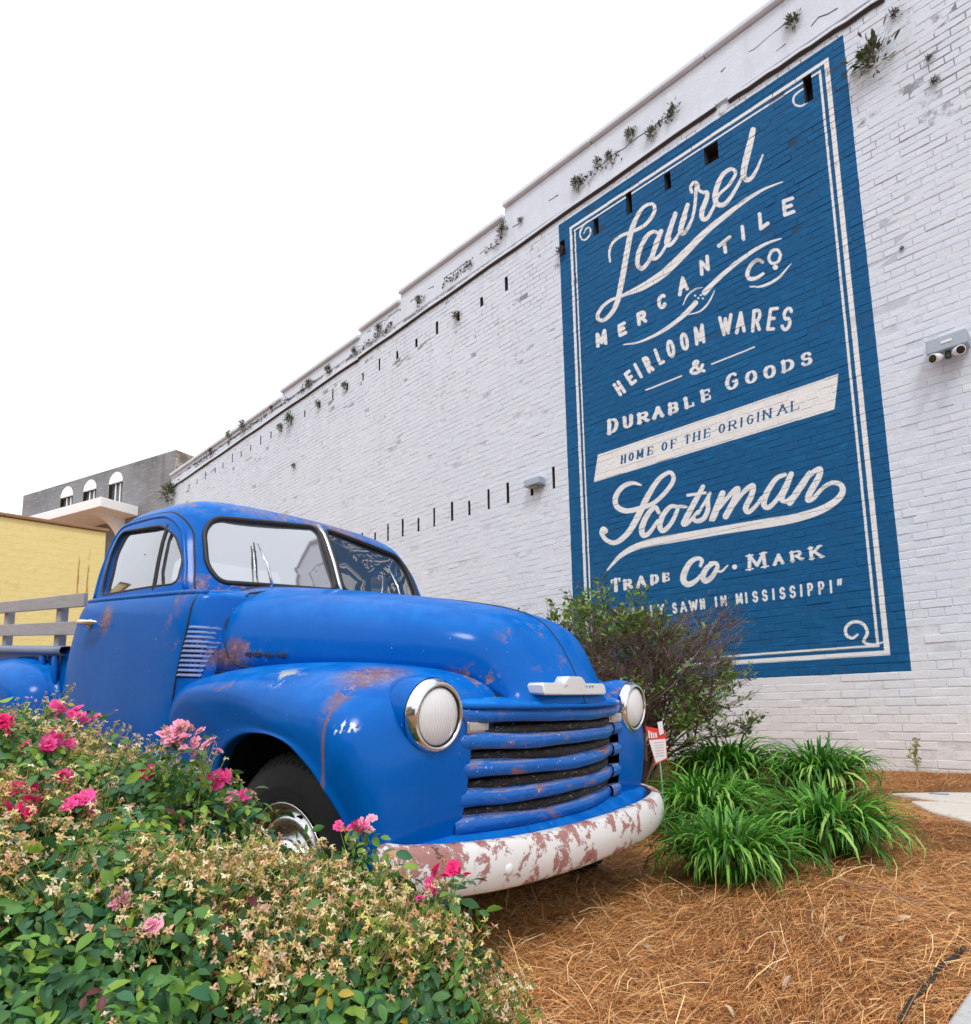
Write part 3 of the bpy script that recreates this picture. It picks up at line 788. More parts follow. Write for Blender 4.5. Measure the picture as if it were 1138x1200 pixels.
# ------------------------------------------------------------------ far side of the street, behind the viewer: unseen shops, added to darken reflections and side light on the truck
M_WIN2 = simple('shop_glass', (.04, .05, .06), .1); M_TRIM2 = simple('stone_trim', (.45, .42, .37), .8)
for (x0, x1, h, c_, lab, st) in ((-46, -21, 8.5, (.24, .11, .08), 'red brick shop block added unseen behind the viewer to dim side light, with two rows of windows', 2),
                                 (-20.6, 2, 9.5, (.36, .30, .22), 'tan brick building added unseen behind the viewer to dim side light, tallest of its row', 2), (2.4, 24, 7.5, (.20, .14, .12), 'low dark brown shop added unseen behind the viewer to dim side light', 1)):
    t = empty('unseen_shop', ((x0 + x1) / 2, -19, 0)); tag(t, lab, 'building')
    kk = simple('shop_brick', c_, .85, var=.25, scale=4, bump=.3)
    mb = MB(); mb.box(x0, x1, -30, -19, 0, h); rel(mb.build('wall', kk), t)
    mb = MB(); mb.box(x0 - .1, x1 + .1, -19.25, -18.85, h - .5, h + .1); rel(mb.build('cornice', M_TRIM2), t)
    n_ = int((x1 - x0) / 3)
    for q in range(n_):
        xc = x0 + (q + .5) * (x1 - x0) / n_
        for z0, z1 in (((.5, 3.0), (4.6, 6.6)) if st == 2 else ((.5, 3.2),)):
            mb = MB(); mb.box(xc - .85, xc + .85, -19.02, -18.96, z0, z1); rel(mb.build('window', M_WIN2), t)
            mb = MB(); mb.box(xc - 1.0, xc + 1.0, -19.05, -18.88, z0 - .15, z0 - .01); rel(mb.build('sill', M_TRIM2), t)
# ------------------------------------------------------------------ ground and pine straw
k = NT('pine_straw_bed', .9); p = k.pos('World'); f = k.noise(p, 1.6, 6, .6); f2 = k.noise(k.pos('World', (14, 40, 10), rot=(0, 0, .6)), 6, 5, .7, 1.2)
c = k.mix(f, (.40, .19, .065), (.56, .29, .12)); c = k.mix(k.step(f2, .42, .68), c, (.20, .085, .03)); k.color(c)
k.bump(f2, 1.0, .02); M_STRAW = k.m
xs = np.concatenate([np.linspace(-400, -30, 8), np.linspace(-25, -6, 20), np.linspace(-5.6, 3, 90), np.linspace(5, 400, 10)])
ys = np.concatenate([np.linspace(-400, -8, 8), np.linspace(-6, -.5, 12), np.linspace(-.3, 6.1, 80), np.linspace(7, 400, 10)])
GX, GY = np.meshgrid(xs, ys); GZ = gz(GX, GY)
GZ = GZ + rng.normal(0, .004, GZ.shape) * ((GX > -6) & (GX < 3) & (GY > -1) & (GY < 6.2))
V = np.stack([GX, GY, GZ], -1).reshape(-1, 3); nx = len(xs); ny = len(ys)
I = np.arange(nx * ny).reshape(ny, nx)
F = np.stack([I[:-1, :-1], I[:-1, 1:], I[1:, 1:], I[1:, :-1]], -1).reshape(-1, 4)
tag(fast('ground', V, F, M_STRAW, smooth=True), kind='structure')

SLAB_A = [(-1.31, 4.87), (-.927, 5.26), (-.30, 5.9), (-.30, 4.75), (-.99, 4.72)]
SLAB_B = [(-1.12, 4.62), (-.98, 4.70), (-.30, 4.73), (-.30, 3.95), (-.72, 4.02), (-.94, 4.26)]
KERB = [(-.465, 1.9), (-.462, 2.42), (-.1, 2.7), (.6, 2.4), (.6, 1.2), (-.3, 1.2)]
def on_slab(x, y):
    hit = np.zeros(len(x), bool)
    for poly in (SLAB_A, SLAB_B, KERB):
        c = np.zeros(len(x), bool)
        for i in range(len(poly)):
            (x0, y0), (x1, y1) = poly[i], poly[i - 1]
            c ^= ((y0 > y) != (y1 > y)) & (x < (x1 - x0) * (y - y0) / (y1 - y0 + 1e-12) + x0)
        hit |= c
    return hit & (np.random.default_rng(3).random(len(x)) > .06)

def seen_points(n, x0, x1, y0, y1, power=1.0):
    """random ground points, thinned with distance from the camera viewpoint"""
    out = []
    while sum(map(len, out)) < n:
        q = rng.uniform((x0, y0), (x1, y1), (n * 2, 2)); d = np.hypot(q[:, 0], q[:, 1])
        keep = ~on_slab(q[:, 0], q[:, 1]) & (rng.random(len(q)) < np.clip(1.3 / d, .12, 1) ** power)
        out.append(q[keep])
    return np.concatenate(out)[:n]

def needles(name, n, box, lo, hi, w, lift, mat, cols, rise=.25):
    q = seen_points(n, *box); L = rng.uniform(lo, hi, n); a = rng.uniform(0, 2 * np.pi, n)
    a = a * .7 + .8 * np.sin(q[:, 0] * 3 + q[:, 1] * 2)          # loose swirls
    dx, dy = np.cos(a), np.sin(a); px_, py_ = -dy, dx
    z = gz(q[:, 0], q[:, 1]) + rng.random(n) ** 2 * lift + .002
    tilt = rng.normal(0, rise, n); bend = rng.normal(0, .16, n); ws = w * rng.uniform(.6, 1.3, n)
    T = np.linspace(-.5, .5, 4); V = np.empty((n, 8, 3), np.float32)
    for i, t in enumerate(T):
        cx_ = q[:, 0] + dx * L * t + px_ * L * bend * (t * t - .1) * 2; cy_ = q[:, 1] + dy * L * t + py_ * L * bend * (t * t - .1) * 2
        cz_ = np.maximum(z + L * t * tilt - L * .10 * (t * t * 4 - .5), gz(cx_, cy_) + .0015)
        for s_, m in ((-1, 0), (1, 1)):
            V[:, i * 2 + m, 0] = cx_ + px_ * ws * s_ * .5; V[:, i * 2 + m, 1] = cy_ + py_ * ws * s_ * .5; V[:, i * 2 + m, 2] = cz_ + m * ws * .3
    F = np.array([(0, 1, 3, 2), (2, 3, 5, 4), (4, 5, 7, 6)])
    F = (F[None] + (np.arange(n) * 8)[:, None, None]).reshape(-1, 4)
    ci = rng.integers(0, len(cols), n); C = np.array(cols)[ci] * rng.uniform(.7, 1.3, (n, 1))
    return fast(name, V.reshape(-1, 3), F, mat, col=np.repeat(C, 8, 0))
M_NEED = leafmat('needle', .08, .55)
NC = [(.70, .32, .10), (.80, .42, .15), (.58, .24, .07), (.44, .17, .05), (.88, .55, .25), (.26, .10, .035), (.72, .34, .11)]
tag(needles('pine_straw', 210000, (-3.4, .7, .9, 5.98), .035, .105, .00125, .020, M_NEED, NC), 'rust brown pine needle mulch over the bed', 'pine straw', kind='stuff')
tag(needles('pine_straw_clumps', 3500, (-2.4, .35, 1.1, 3.6), .08, .2, .0019, .05, M_NEED, [(.86, .50, .20), (.94, .66, .36), (.68, .34, .12)], .45), 'paler loose pine needles lying on top of the mulch', 'pine straw', kind='stuff')

# dead leaves and chips lying on the straw
def leaf_shape(L, W, fold=.25, curl=.15):
    """folded leaf blade: 4 rows along the midrib -> 10 verts, 8 tris-ish quads"""
    V = []; prof = [(0, .06), (.28, .82), (.6, 1.0), (.85, .55), (1.0, .03)]
    for t, w in prof:
        z = -curl * L * t * t
        V += [(t * L, -w * W / 2, z + fold * w * W / 2), (t * L, 0, z), (t * L, w * W / 2, z + fold * w * W / 2)]
    F = []
    for i in range(4):
        for j in range(2):
            F.append((i * 3 + j, i * 3 + j + 1, i * 3 + j + 4, i * 3 + j + 3))
    return np.array(V, np.float32), np.array(F)
k = NT('litter_leaf', .7); a = k.n('ShaderNodeObjectInfo'); k.color(k.mix(a.outputs['Random'], (.34, .22, .12), (.58, .46, .33))); M_LIT = k.m
LV, LF = leaf_shape(.05, .022, .5, .4)
lm = [bpy.data.meshes.new('fallen_leaf') for _ in range(3)]
for i, me in enumerate(lm):
    v, f = leaf_shape(.04 + .012 * i, .016 + .004 * i, .5 - .3 * i, .4 + .3 * i); me.from_pydata([tuple(x) for x in v], [], [tuple(x) for x in f]); me.materials.append(M_LIT)
LIT = [(-1.02, 2.33), (-.83, 2.02), (-.62, 2.55), (-1.3, 2.0), (-.95, 2.8), (-.45, 2.9), (-.75, 3.2), (-1.28, 1.7), (-.55, 2.2), (-.9, 1.75), (-.35, 2.4), (-.6, 3.5), (-1.2, 2.45), (-.7, 2.75), (-.42, 3.3), (-1.05, 1.5), (-.8, 2.35), (-.5, 1.95)]
for i, (x, y) in enumerate(LIT):
    o = bpy.data.objects.new('fallen_leaf', lm[i % 3]); COL.objects.link(o)
    o.location = (x, y, float(gz(x, y)) + .03); o.rotation_euler = (rng.normal(0, .4), rng.normal(0, .4), rng.uniform(0, 6.28))
    tag(o, 'small dry tan leaf fallen on the pine straw', 'fallen leaf', 'dry leaves scattered on the pine straw')
mb = MB(); pts = [(-1.02, 3.02), (-.93, 2.98), (-.84, 3.0), (-.78, 2.93), (-.7, 2.96)]
mb.tube([(x, y, float(gz(x, y)) + .035) for x, y in pts], [.004, .004, .003, .003, .002], 6)
tag(mb.build('fallen_twig', simple('twig_bark', (.30, .20, .15), .8)), 'thin bare twig lying on the pine straw beside the grass clumps', 'twig')
mb = MB(); pts = [(-.545, 1.95), (-.553, 2.1), (-.545, 2.25), (-.55, 2.38), (-.535, 2.5), (-.528, 2.62)]
mb.tube([(x, y, float(gz(x, y)) + .018) for x, y in spline([(*q,) for q in pts], 5)], .0065, 8)
tag(mb.build('soaker_hose', simple('black_rubber_hose', (.02, .018, .018), .7), smooth=True), 'thin black hose half buried in the straw near the corner', 'hose')

# concrete slabs
def slab_mat(name, c0, c1):
    k = NT(name, .85); p = k.pos('World'); f = k.noise(p, 2.5, 7, .65); f2 = k.noise(p, 60, 4, .6)
    c = k.mix(f, c0, c1); c = k.mix(k.step(f2, .6, .7), c, tuple(x * .7 for x in c0)); k.color(c); k.bump(f2, .4, .004); return k.m
M_SLAB = slab_mat('pale_concrete', (.55, .50, .44), (.70, .66, .60)); M_SLAB2 = slab_mat('grey_concrete', (.42, .43, .43), (.55, .55, .54))
def slab(name, poly, z0, z1, mat, label, cat):
    n = len(poly); V = [(x, y, z1) for x, y in poly] + [(x, y, z0) for x, y in poly]
    F = [tuple(range(n)), tuple(range(2 * n - 1, n - 1, -1))] + [(i, i + n, (i + 1) % n + n, (i + 1) % n) for i in range(n)]
    o = MB().add(V, F).build(name, mat, bevel=.012)
    return tag(o, label, cat)
slab('concrete_slab', SLAB_A, .15, .342, M_SLAB, 'pale concrete slab in the straw near the wall, the farther of the two with blue paper on it', 'slab')
slab('concrete_slab', SLAB_B, .15, .337, M_SLAB, 'pale concrete slab with a broken edge, the nearer of the two by the wall', 'slab')
slab('kerb', KERB, -.05, .145, M_SLAB2, 'grey concrete edging at the near corner of the bed', 'kerb')
mb = MB(); mb.box(-1.10, -1.00, 4.98, 5.03, .344, .346); tag(mb.build('paper_scrap', simple('blue_paper', (.25, .33, .55), .6)), 'scrap of blue and white paper on the far concrete slab', 'paper')
# ------------------------------------------------------------------ old blue pickup
def paint(name, fade=0.0, rustup=1.0):
    k = NT(name, .38, 0, .5); p = k.pos('Object')
    n1 = k.noise(p, 2.3, 6, .62); n2 = k.noise(p, 9, 7, .68, .6); n3 = k.noise(p, 42, 5, .7); n4 = k.noise(k.pos('Object', (1, 1, .12)), 22, 5, .6)
    sp = k.n('ShaderNodeSeparateXYZ'); k.l(p, sp.inputs[0]); z = sp.outputs[2]
    c = k.mix(n1, (.0003, .088, .40), (.0005, .138, .56))
    # chalked, sun-bleached paint on the tops
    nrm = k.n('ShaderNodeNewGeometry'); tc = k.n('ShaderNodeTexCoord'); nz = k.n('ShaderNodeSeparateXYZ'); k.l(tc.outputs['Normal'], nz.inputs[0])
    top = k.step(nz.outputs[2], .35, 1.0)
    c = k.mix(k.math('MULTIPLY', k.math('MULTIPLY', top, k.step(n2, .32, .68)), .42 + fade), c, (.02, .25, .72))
    streak = k.math('MULTIPLY', k.step(n4, .56, .74), .28); c = k.mix(streak, c, (.003, .15, .57))
    # primer showing: chosen places with torn edges
    prim = None
    for cc, rr_, th in [((.27, -.74, 1.07), (.085, .13, .06), .36), ((.30, -.82, 1.0), (.03, .10, .13), .42), ((-.60, -.72, 1.09), (.10, .12, .04), .42),
                        ((-.62, -.74, 1.13), (.25, .1, .035), .45), ((-.84, -.74, 1.30), (.07, .10, .16), .50), ((-.83, -.6, 1.40), (.12, .3, .05), .52),
                        ((-1.46, -.83, 1.25), (.055, .1, .06), .44), ((.48, -.12, 1.17), (.09, .14, .09), .55), ((.47, .48, 1.0), (.10, .20, .08), .52),
                        ((.40, -.36, 1.03), (.10, .10, .05), .52), ((-1.02, .1, 1.84), (.10, .5, .05), .44), ((-1.15, -.35, 1.85), (.15, .5, .05), .50), ((-.55, .1, 1.40), (.3, .5, .05), .60),
                        ((-.30, -.84, .98), (.10, .06, .022), .47), ((-1.2, -.6, 1.82), (.12, .12, .08), .56)]:
        q = k.math('MULTIPLY', k.blob(p, cc, rr_, .75), k.step(k.math('ADD', n2, k.math('MULTIPLY', n3, .22)), th + .135, th + .155))
        prim = q if prim is None else k.math('MAXIMUM', prim, q)
    tiny = k.math('MULTIPLY', k.step(k.noise(p, 17, 6, .75), .715, .73), rustup)
    prim = k.math('MAXIMUM', prim, tiny)
    pc = k.mix(n3, (.15, .080, .105), (.25, .15, .18))
    halo = k.step(n3, .5, .6)
    c = k.mix(prim, c, k.mix(k.math('MULTIPLY', halo, .35), pc, (.42, .36, .46)))
    # run of rusty water down the front of the wing
    run = k.math('MULTIPLY', k.blob(p, (.315, -.93, .80), (.006, .1, .27), .5), k.step(n4, .35, .5)); c = k.mix(k.math('MULTIPLY', run, .8), c, (.22, .12, .11))
    white = k.math('MULTIPLY', k.blob(p, (.375, -.90, .895), (.030, .1, .022), .35), k.step(k.noise(k.pos('Object', (1, 1, .5)), 75, 4, .5), .56, .59)); c = k.mix(white, c, (.70, .74, .80))
    grey = k.math('MULTIPLY', k.blob(p, (-.03, -.87, 1.03), (.09, .12, .03), .5), k.step(n2, .48, .55)); c = k.mix(grey, c, (.42, .43, .40))
    chipw = k.math('MULTIPLY', k.step(k.noise(p, 55, 3, .6), .735, .75), .7); c = k.mix(chipw, c, (.45, .50, .60))
    k.color(c)
    rgh = k.math('ADD', .33, k.math('MULTIPLY', k.math('MAXIMUM', prim, k.math('MULTIPLY', n2, .35)), .5)); k.set('Roughness', rgh)
    k.set('Coat Weight', .34); k.set('Coat Roughness', .17); k.set('Specular IOR Level', .0)
    k.bump(k.math('ADD', k.math('MULTIPLY', n1, 1.5), k.math('MULTIPLY', prim, -.10)), .35, .016)
    return k.m
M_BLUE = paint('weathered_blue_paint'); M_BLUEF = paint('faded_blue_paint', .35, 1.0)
# grille bars: blue over older coats, worn through on the crests
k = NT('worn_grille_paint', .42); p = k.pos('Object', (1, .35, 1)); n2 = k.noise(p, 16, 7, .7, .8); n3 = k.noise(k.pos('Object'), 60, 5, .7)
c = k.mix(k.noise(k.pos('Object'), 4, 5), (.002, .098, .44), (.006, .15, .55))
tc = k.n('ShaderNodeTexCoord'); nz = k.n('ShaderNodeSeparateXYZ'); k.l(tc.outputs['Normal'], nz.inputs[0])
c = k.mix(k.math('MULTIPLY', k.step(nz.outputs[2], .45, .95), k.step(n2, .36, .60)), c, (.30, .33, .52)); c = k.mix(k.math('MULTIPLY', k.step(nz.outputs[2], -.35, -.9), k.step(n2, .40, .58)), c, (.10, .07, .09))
k.set('Specular IOR Level', .15)
c = k.mix(k.step(n2, .50, .66), c, (.10, .18, .50)); c = k.mix(k.step(n2, .585, .60), c, (.27, .13, .13)); c = k.mix(k.step(n3, .66, .68), c, (.62, .64, .68)); k.color(c)
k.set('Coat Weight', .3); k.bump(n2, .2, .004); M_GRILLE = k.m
k = NT('peeling_black_paint', .6); p = k.pos('Object', (1, .5, 1.5)); n2 = k.noise(p, 60, 7, .8, 1.4)
c = k.mix(k.step(n2, .575, .59), (.008, .008, .009), (.24, .235, .22)); c = k.mix(k.step(n2, .62, .635), c, (.62, .62, .58)); k.color(c); k.bump(n2, .8, .006); M_PEEL = k.m
k = NT('chipped_white_bumper', .45); p = k.pos('Object'); n1 = k.noise(p, 8.5, 8, .72, .5); n2 = k.noise(p, 34, 6, .75, .4); n3 = k.noise(k.pos('Object', (1, 1, .5)), 3.0, 4)
sp = k.n('ShaderNodeSeparateXYZ'); k.l(p, sp.inputs[0])
edge = k.step(sp.outputs[1], -.35, -.9)
th = k.math('ADD', k.math('ADD', n1, k.math('MULTIPLY', n2, .42)), k.math('ADD', k.math('MULTIPLY', edge, .05), k.math('MULTIPLY', k.step(sp.outputs[2], .48, .56), .05)))
pr = k.step(th, .758, .770)
c = k.mix(n3, (.70, .70, .70), (.80, .80, .79)); c = k.mix(k.math('MULTIPLY', k.step(n2, .55, .8), .4), c, (.58, .57, .55))
c = k.mix(pr, c, k.mix(n2, (.30, .12, .11), (.48, .25, .23)))
c = k.mix(k.step(th, .885, .895), c, (.12, .05, .03))
low = k.math('MULTIPLY', k.step(sp.outputs[2], .415, .39), k.step(n2, .35, .55)); c = k.mix(low, c, (.22, .10, .05))
k.color(c); k.bump(k.math('ADD', k.math('MULTIPLY', n2, .3), k.math('MULTIPLY', pr, -.35)), .5, .006); M_BUMP = k.m
def chrome(name, c=(.75, .76, .78), r=.12, pit=.3):
    k = NT(name, r, 1.0); p = k.pos('Object'); f = k.noise(p, 45, 6, .7); k.color(k.mix(k.math('MULTIPLY', k.step(f, .56, .7), pit), c, (.16, .13, .11)))
    k.set('Roughness', k.math('ADD', r, k.math('MULTIPLY', k.step(f, .5, .7), .3))); k.bump(k.noise(p, 9, 3), .06, .01); return k.m
M_CHR = chrome('aged_chrome'); M_CHR2 = chrome('dull_chrome', (.62, .64, .66), .25)
M_RUB = simple('black_rubber', (.014, .014, .015), .55, bump=.2)
k = NT('tyre_rubber', .72); p = k.pos('Object'); f = k.noise(p, 25, 5); k.color(k.mix(f, (.014, .015, .018), (.030, .032, .036))); k.bump(f, .3, .003); M_TYRE = k.m
M_BLK = simple('wheel_well_black', (.006, .006, .007), .9)
M_INT = simple('grey_vinyl', (.20, .21, .22), .6); M_DASH = simple('dark_dash', (.03, .045, .08), .5); M_CREAM = simple('cream_plastic', (.62, .60, .54), .4)
def glass(name, tint, refl, rough=.02, painted_haze=.22):
    """tinted pane: clear layer under a sky-reflecting one"""
    m = bpy.data.materials.new(name); m.use_nodes = True; t = m.node_tree; t.nodes.clear(); o = t.nodes.new('ShaderNodeOutputMaterial')
    tr = t.nodes.new('ShaderNodeBsdfTransparent'); tr.inputs[0].default_value = (*tint, 1)
    gl = t.nodes.new('ShaderNodeBsdfGlossy'); gl.inputs['Roughness'].default_value = rough; gl.inputs[0].default_value = (.86, .88, .92, 1)
    df = t.nodes.new('ShaderNodeBsdfDiffuse'); df.inputs[0].default_value = (.42, .45, .50, 1)  # grey diffuse layer paints a pale sky reflection into the pane
    lw = t.nodes.new('ShaderNodeFresnel'); lw.inputs[0].default_value = 1.5
    mp = t.nodes.new('ShaderNodeMapRange'); mp.inputs[1].default_value = 0; mp.inputs[2].default_value = .5; mp.inputs[3].default_value = refl; mp.inputs[4].default_value = .95
    mx = t.nodes.new('ShaderNodeMixShader'); m2 = t.nodes.new('ShaderNodeMixShader'); m2.inputs[0].default_value = painted_haze
    t.links.new(lw.outputs[0], mp.inputs[0]); t.links.new(mp.outputs[0], mx.inputs[0])
    t.links.new(tr.outputs[0], m2.inputs[1]); t.links.new(df.outputs[0], m2.inputs[2])
    t.links.new(m2.outputs[0], mx.inputs[1]); t.links.new(gl.outputs[0], mx.inputs[2]); t.links.new(mx.outputs[0], o.inputs[0]); return m
M_GLASS = glass('window_glass', (.55, .60, .62), .30); M_WSG = glass('windscreen_glass', (.35, .38, .42), .46, painted_haze=.38)
M_WSF = glass('far_windscreen_glass', (.22, .27, .30), .34, painted_haze=.10)  # darker copy of the windscreen glass, painting the far pane's dimmer reflection

truck = empty('pickup_truck'); tag(truck, 'weathered blue vintage pickup truck with chipped white bumper parked on the straw bed', 'pickup truck')
yaw, pitch, roll = .11671, -.07689, .00848
Fv = Vector((math.cos(yaw) * math.cos(pitch), math.sin(yaw) * math.cos(pitch), math.sin(pitch))); Lv = Vector((-math.sin(yaw), math.cos(yaw), 0)); Uv = Fv.cross(Lv)
L2 = Lv * math.cos(roll) + Uv * math.sin(roll); U2 = Uv * math.cos(roll) - Lv * math.sin(roll)
TM = Matrix.Identity(4)
for i in range(3): TM[i][0] = Fv[i]; TM[i][1] = L2[i]; TM[i][2] = U2[i]; TM[i][3] = (-2.1977, 1.9296, .0243)[i]
truck.matrix_world = TM
def T(mb, name, mat, parent=None, **k): return mb.build(name, mat, parent or truck, **k)

# --- front wings (polar shape round the wheel arch, closed over the headlamp)
CT = spline([(-.885, .30), (-.905, .55), (-.895, .78), (-.855, .90), (-.74, .99), (-.52, 1.045), (-.24, 1.078), (.05, 1.088), (.25, 1.078), (.38, 1.050), (.455, 1.00), (.492, .92), (.505, .80), (.503, .66), (.485, .53)], 5)
AT = spline([(-.43, .28), (-.44, .45), (-.41, .60), (-.36, .70), (-.28, .775), (-.17, .825), (-.05, .843), (.05, .845), (.15, .825), (.24, .78), (.31, .72), (.36, .645), (.395, .56), (.415, .46), (.425, .36)], 5)
n_s = len(CT); ss = np.linspace(0, 1, n_s)
yin = np.interp(ss, [0, .25, .5, .62, .72, .78, .84, 1], [.74, .72, .54, .38, .28, .31, .50, .535])
yout = np.interp(ss, [0, .15, .3, .5, .62, .72, .8, .9, 1], [.80, .845, .895, .935, .945, .935, .90, .855, .80])
rd = np.interp(ss, [0, .2, .35, .6, .72, .85, 1], [.10, .16, .20, .20, .20, .18, .13])
wellk = np.interp(ss, [0, .1, .9, 1], [0, 1, 1, .6])
def wing(sg, name):
    G = []
    for i in range(n_s):
        C0 = CT[i]; A0 = AT[i]; d = A0 - C0; L = np.linalg.norm(d); dn = d / L; r_ = min(rd[i], L * .8); row_ = []
        for q in range(13):
            ph = q / 12 * math.pi / 2
            row_.append((*(C0 + dn * r_ * (1 - math.cos(ph) ** .85)), yin[i] + (yout[i] - yin[i]) * math.sin(ph) ** .92))
        for q in range(1, 8):
            t = q / 7; P_ = C0 + dn * (r_ + (L - r_) * t); y = yout[i] - .010 * t * t + .012 * math.exp(-((1 - t) / .12) ** 2)
            row_.append((P_[0], P_[1], y))
        row_.append((*(A0 - dn * .004), yout[i] - .012)); row_.append((*(A0 - dn * .01), yout[i] - .045))
        G.append([(a, sg * c_, b) for a, b, c_ in row_])
    o = T(MB().grid(G), name, M_BLUE, smooth=True); o.modifiers.new('u', 'SUBSURF').levels = 1; o.modifiers['u'].render_levels = 1
    return o
for sg in (-1, 1):
    wing(sg, 'front_wing')
    # dark liner inside the arch
    G = []
    for i in range(0, n_s, 3):
        A0 = AT[i]; v_ = np.array([0.0, .42]) - A0; q_ = A0 - v_ * .06
        G.append([(q_[0], sg * (yout[i] - .04), q_[1]), (q_[0], sg * .5, q_[1]), ])
    T(MB().grid(G), 'wheel_liner', M_BLK)
    mb = MB(); mb.box(-.95, .38, min(sg * .49, sg * .52), max(sg * .49, sg * .52), .25, .92); T(mb, 'inner_wing', M_BLK)
    # headlamp
    hc = Vector((.505, sg * .66, .93)); ax = Vector((1, sg * .02, -.01)).normalized()
    b0 = hc - ax * .03
    mb = MB(); mb.lathe([(-.16, .07), (-.12, .112), (-.06, .122), (-.02, .119), (.0, .117)], b0, ax, 40); sh = T(mb, 'headlamp_bucket', M_BLUE, smooth=True)
    hl = empty('headlight', (0, 0, 0), parent=truck)
    mb = MB(); mb.lathe([(-.012, .113), (.006, .1155), (.020, .113), (.032, .106), (.038, .099), (.036, .093), (.026, .090)], b0, ax, 56); T(mb, 'bezel', M_CHR, hl, smooth=True)
    mb = MB(); mb.lathe([(.027, .0915), (.033, .0905), (.033, .088), (.027, .087)], b0, ax, 56); T(mb, 'gasket', M_RUB, hl, smooth=True)
    mb = MB(); mb.lathe([(-.045, .0), (-.04, .03), (-.02, .06), (.012, .083), (.022, .089)], b0, ax, 48); T(mb, 'reflector', chrome('lamp_silver', (.90, .91, .92), .35, 0), hl, smooth=True)
    if sg == -1:
        k = NT('ribbed_lens', .06); k.color((.97, .98, .98)); wv = k.n('ShaderNodeTexWave'); wv.bands_direction = 'Y'; k.l(k.pos('Object'), wv.inputs[0]); wv.inputs['Scale'].default_value = 30; wv.inputs['Distortion'].default_value = 1.5
        k.set('Coat Weight', .6); k.bump(wv.outputs[0], .35, .004); tr = k.n('ShaderNodeBsdfTransparent'); mx = k.n('ShaderNodeMixShader'); mx.inputs[0].default_value = .20
        k.l(k.b.outputs[0], mx.inputs[1]); k.l(tr.outputs[0], mx.inputs[2]); k.l(mx.outputs[0], k.out.inputs[0]); M_LENS = k.m
    mb = MB(); mb.lathe([(.0265, .0885), (.035, .078), (.044, .058), (.050, .033), (.053, .0)], b0, ax, 48); T(mb, 'lens', M_LENS, hl, smooth=True)

# --- bonnet
HS = [((-.80, 1.44), (-.675, .745, 1.03)), ((-.66, 1.432), (-.55, .715, 1.03)), ((-.45, 1.416), (-.38, .675, 1.04)), ((-.15, 1.387), (-.12, .61, 1.05)), ((.10, 1.355), (.08, .55, 1.055)),
      ((.28, 1.322), (.22, .475, 1.058)), ((.41, 1.275), (.32, .415, 1.055)), ((.49, 1.205), (.39, .365, 1.034)), ((.545, 1.13), (.44, .335, 1.004)), ((.590, 1.05), (.485, .318, .982)), ((.612, 1.0), (.51, .318, .975)), ((.625, .962), (.53, .330, .958))]
cs = spline([h[0] for h in HS], 4); sd = spline([h[1] for h in HS], 4)
G = []
NU = 22
hood_pt = {}
for i in range(len(cs)):
    row_ = []; tt = i / (len(cs) - 1)
    e1 = np.interp(tt, [0, .35, .7, 1], [.62, .74, .85, .95]); e2 = np.interp(tt, [0, .35, .7, 1], [.50, .62, .78, .9])
    for q in range(-NU, NU + 1):
        ph = abs(q) / NU * math.pi / 2; s_ = math.sin(ph) ** e1 if q else 0; c_ = max(0, math.cos(ph)) ** e2 if abs(q) < NU else 0
        x = cs[i][0] + (sd[i][0] - cs[i][0]) * (1 - c_ ** 1.2); y = sd[i][1] * s_ * (1 if q > 0 else -1); z = sd[i][2] + (cs[i][1] - sd[i][2]) * c_
        # shallow peak along the middle
        if tt > .3: z += .006 * math.exp(-(y / .03) ** 2) * min(1, (tt - .3) * 3); x += .004 * math.exp(-(y / .03) ** 2) * max(0, tt - .5)
        row_.append((x, y, z))
    G.append(row_)
HG = G
o = T(MB().grid(G), 'bonnet', M_BLUE, smooth=True); m = o.modifiers.new('s', 'SOLIDIFY'); m.thickness = .006; m.offset = -1
mb = MB(); mb.tube([(p_[0] + .0, p_[1], p_[2] + .001) for p_ in [r_[NU] for r_ in G[12:]]], [.0025] * len(G[12:]), 6); T(mb, 'bonnet_trim', M_RUB)
def hood_at(i, q, off=.002):
    p_ = Vector(HG[i][q]); return p_ * 1.0
# shut lines: rear edge and lower side edges of the bonnet
for sg in (0, -1):
    mb = MB(); mb.tube([Vector(r_[sg]) for r_ in G], .0045, 6); T(mb, 'shut_line', M_RUB)
mb = MB(); mb.tube([Vector(p_) + Vector((-.002, 0, 0)) for p_ in G[0]], .0045, 6); T(mb, 'shut_line', M_RUB)
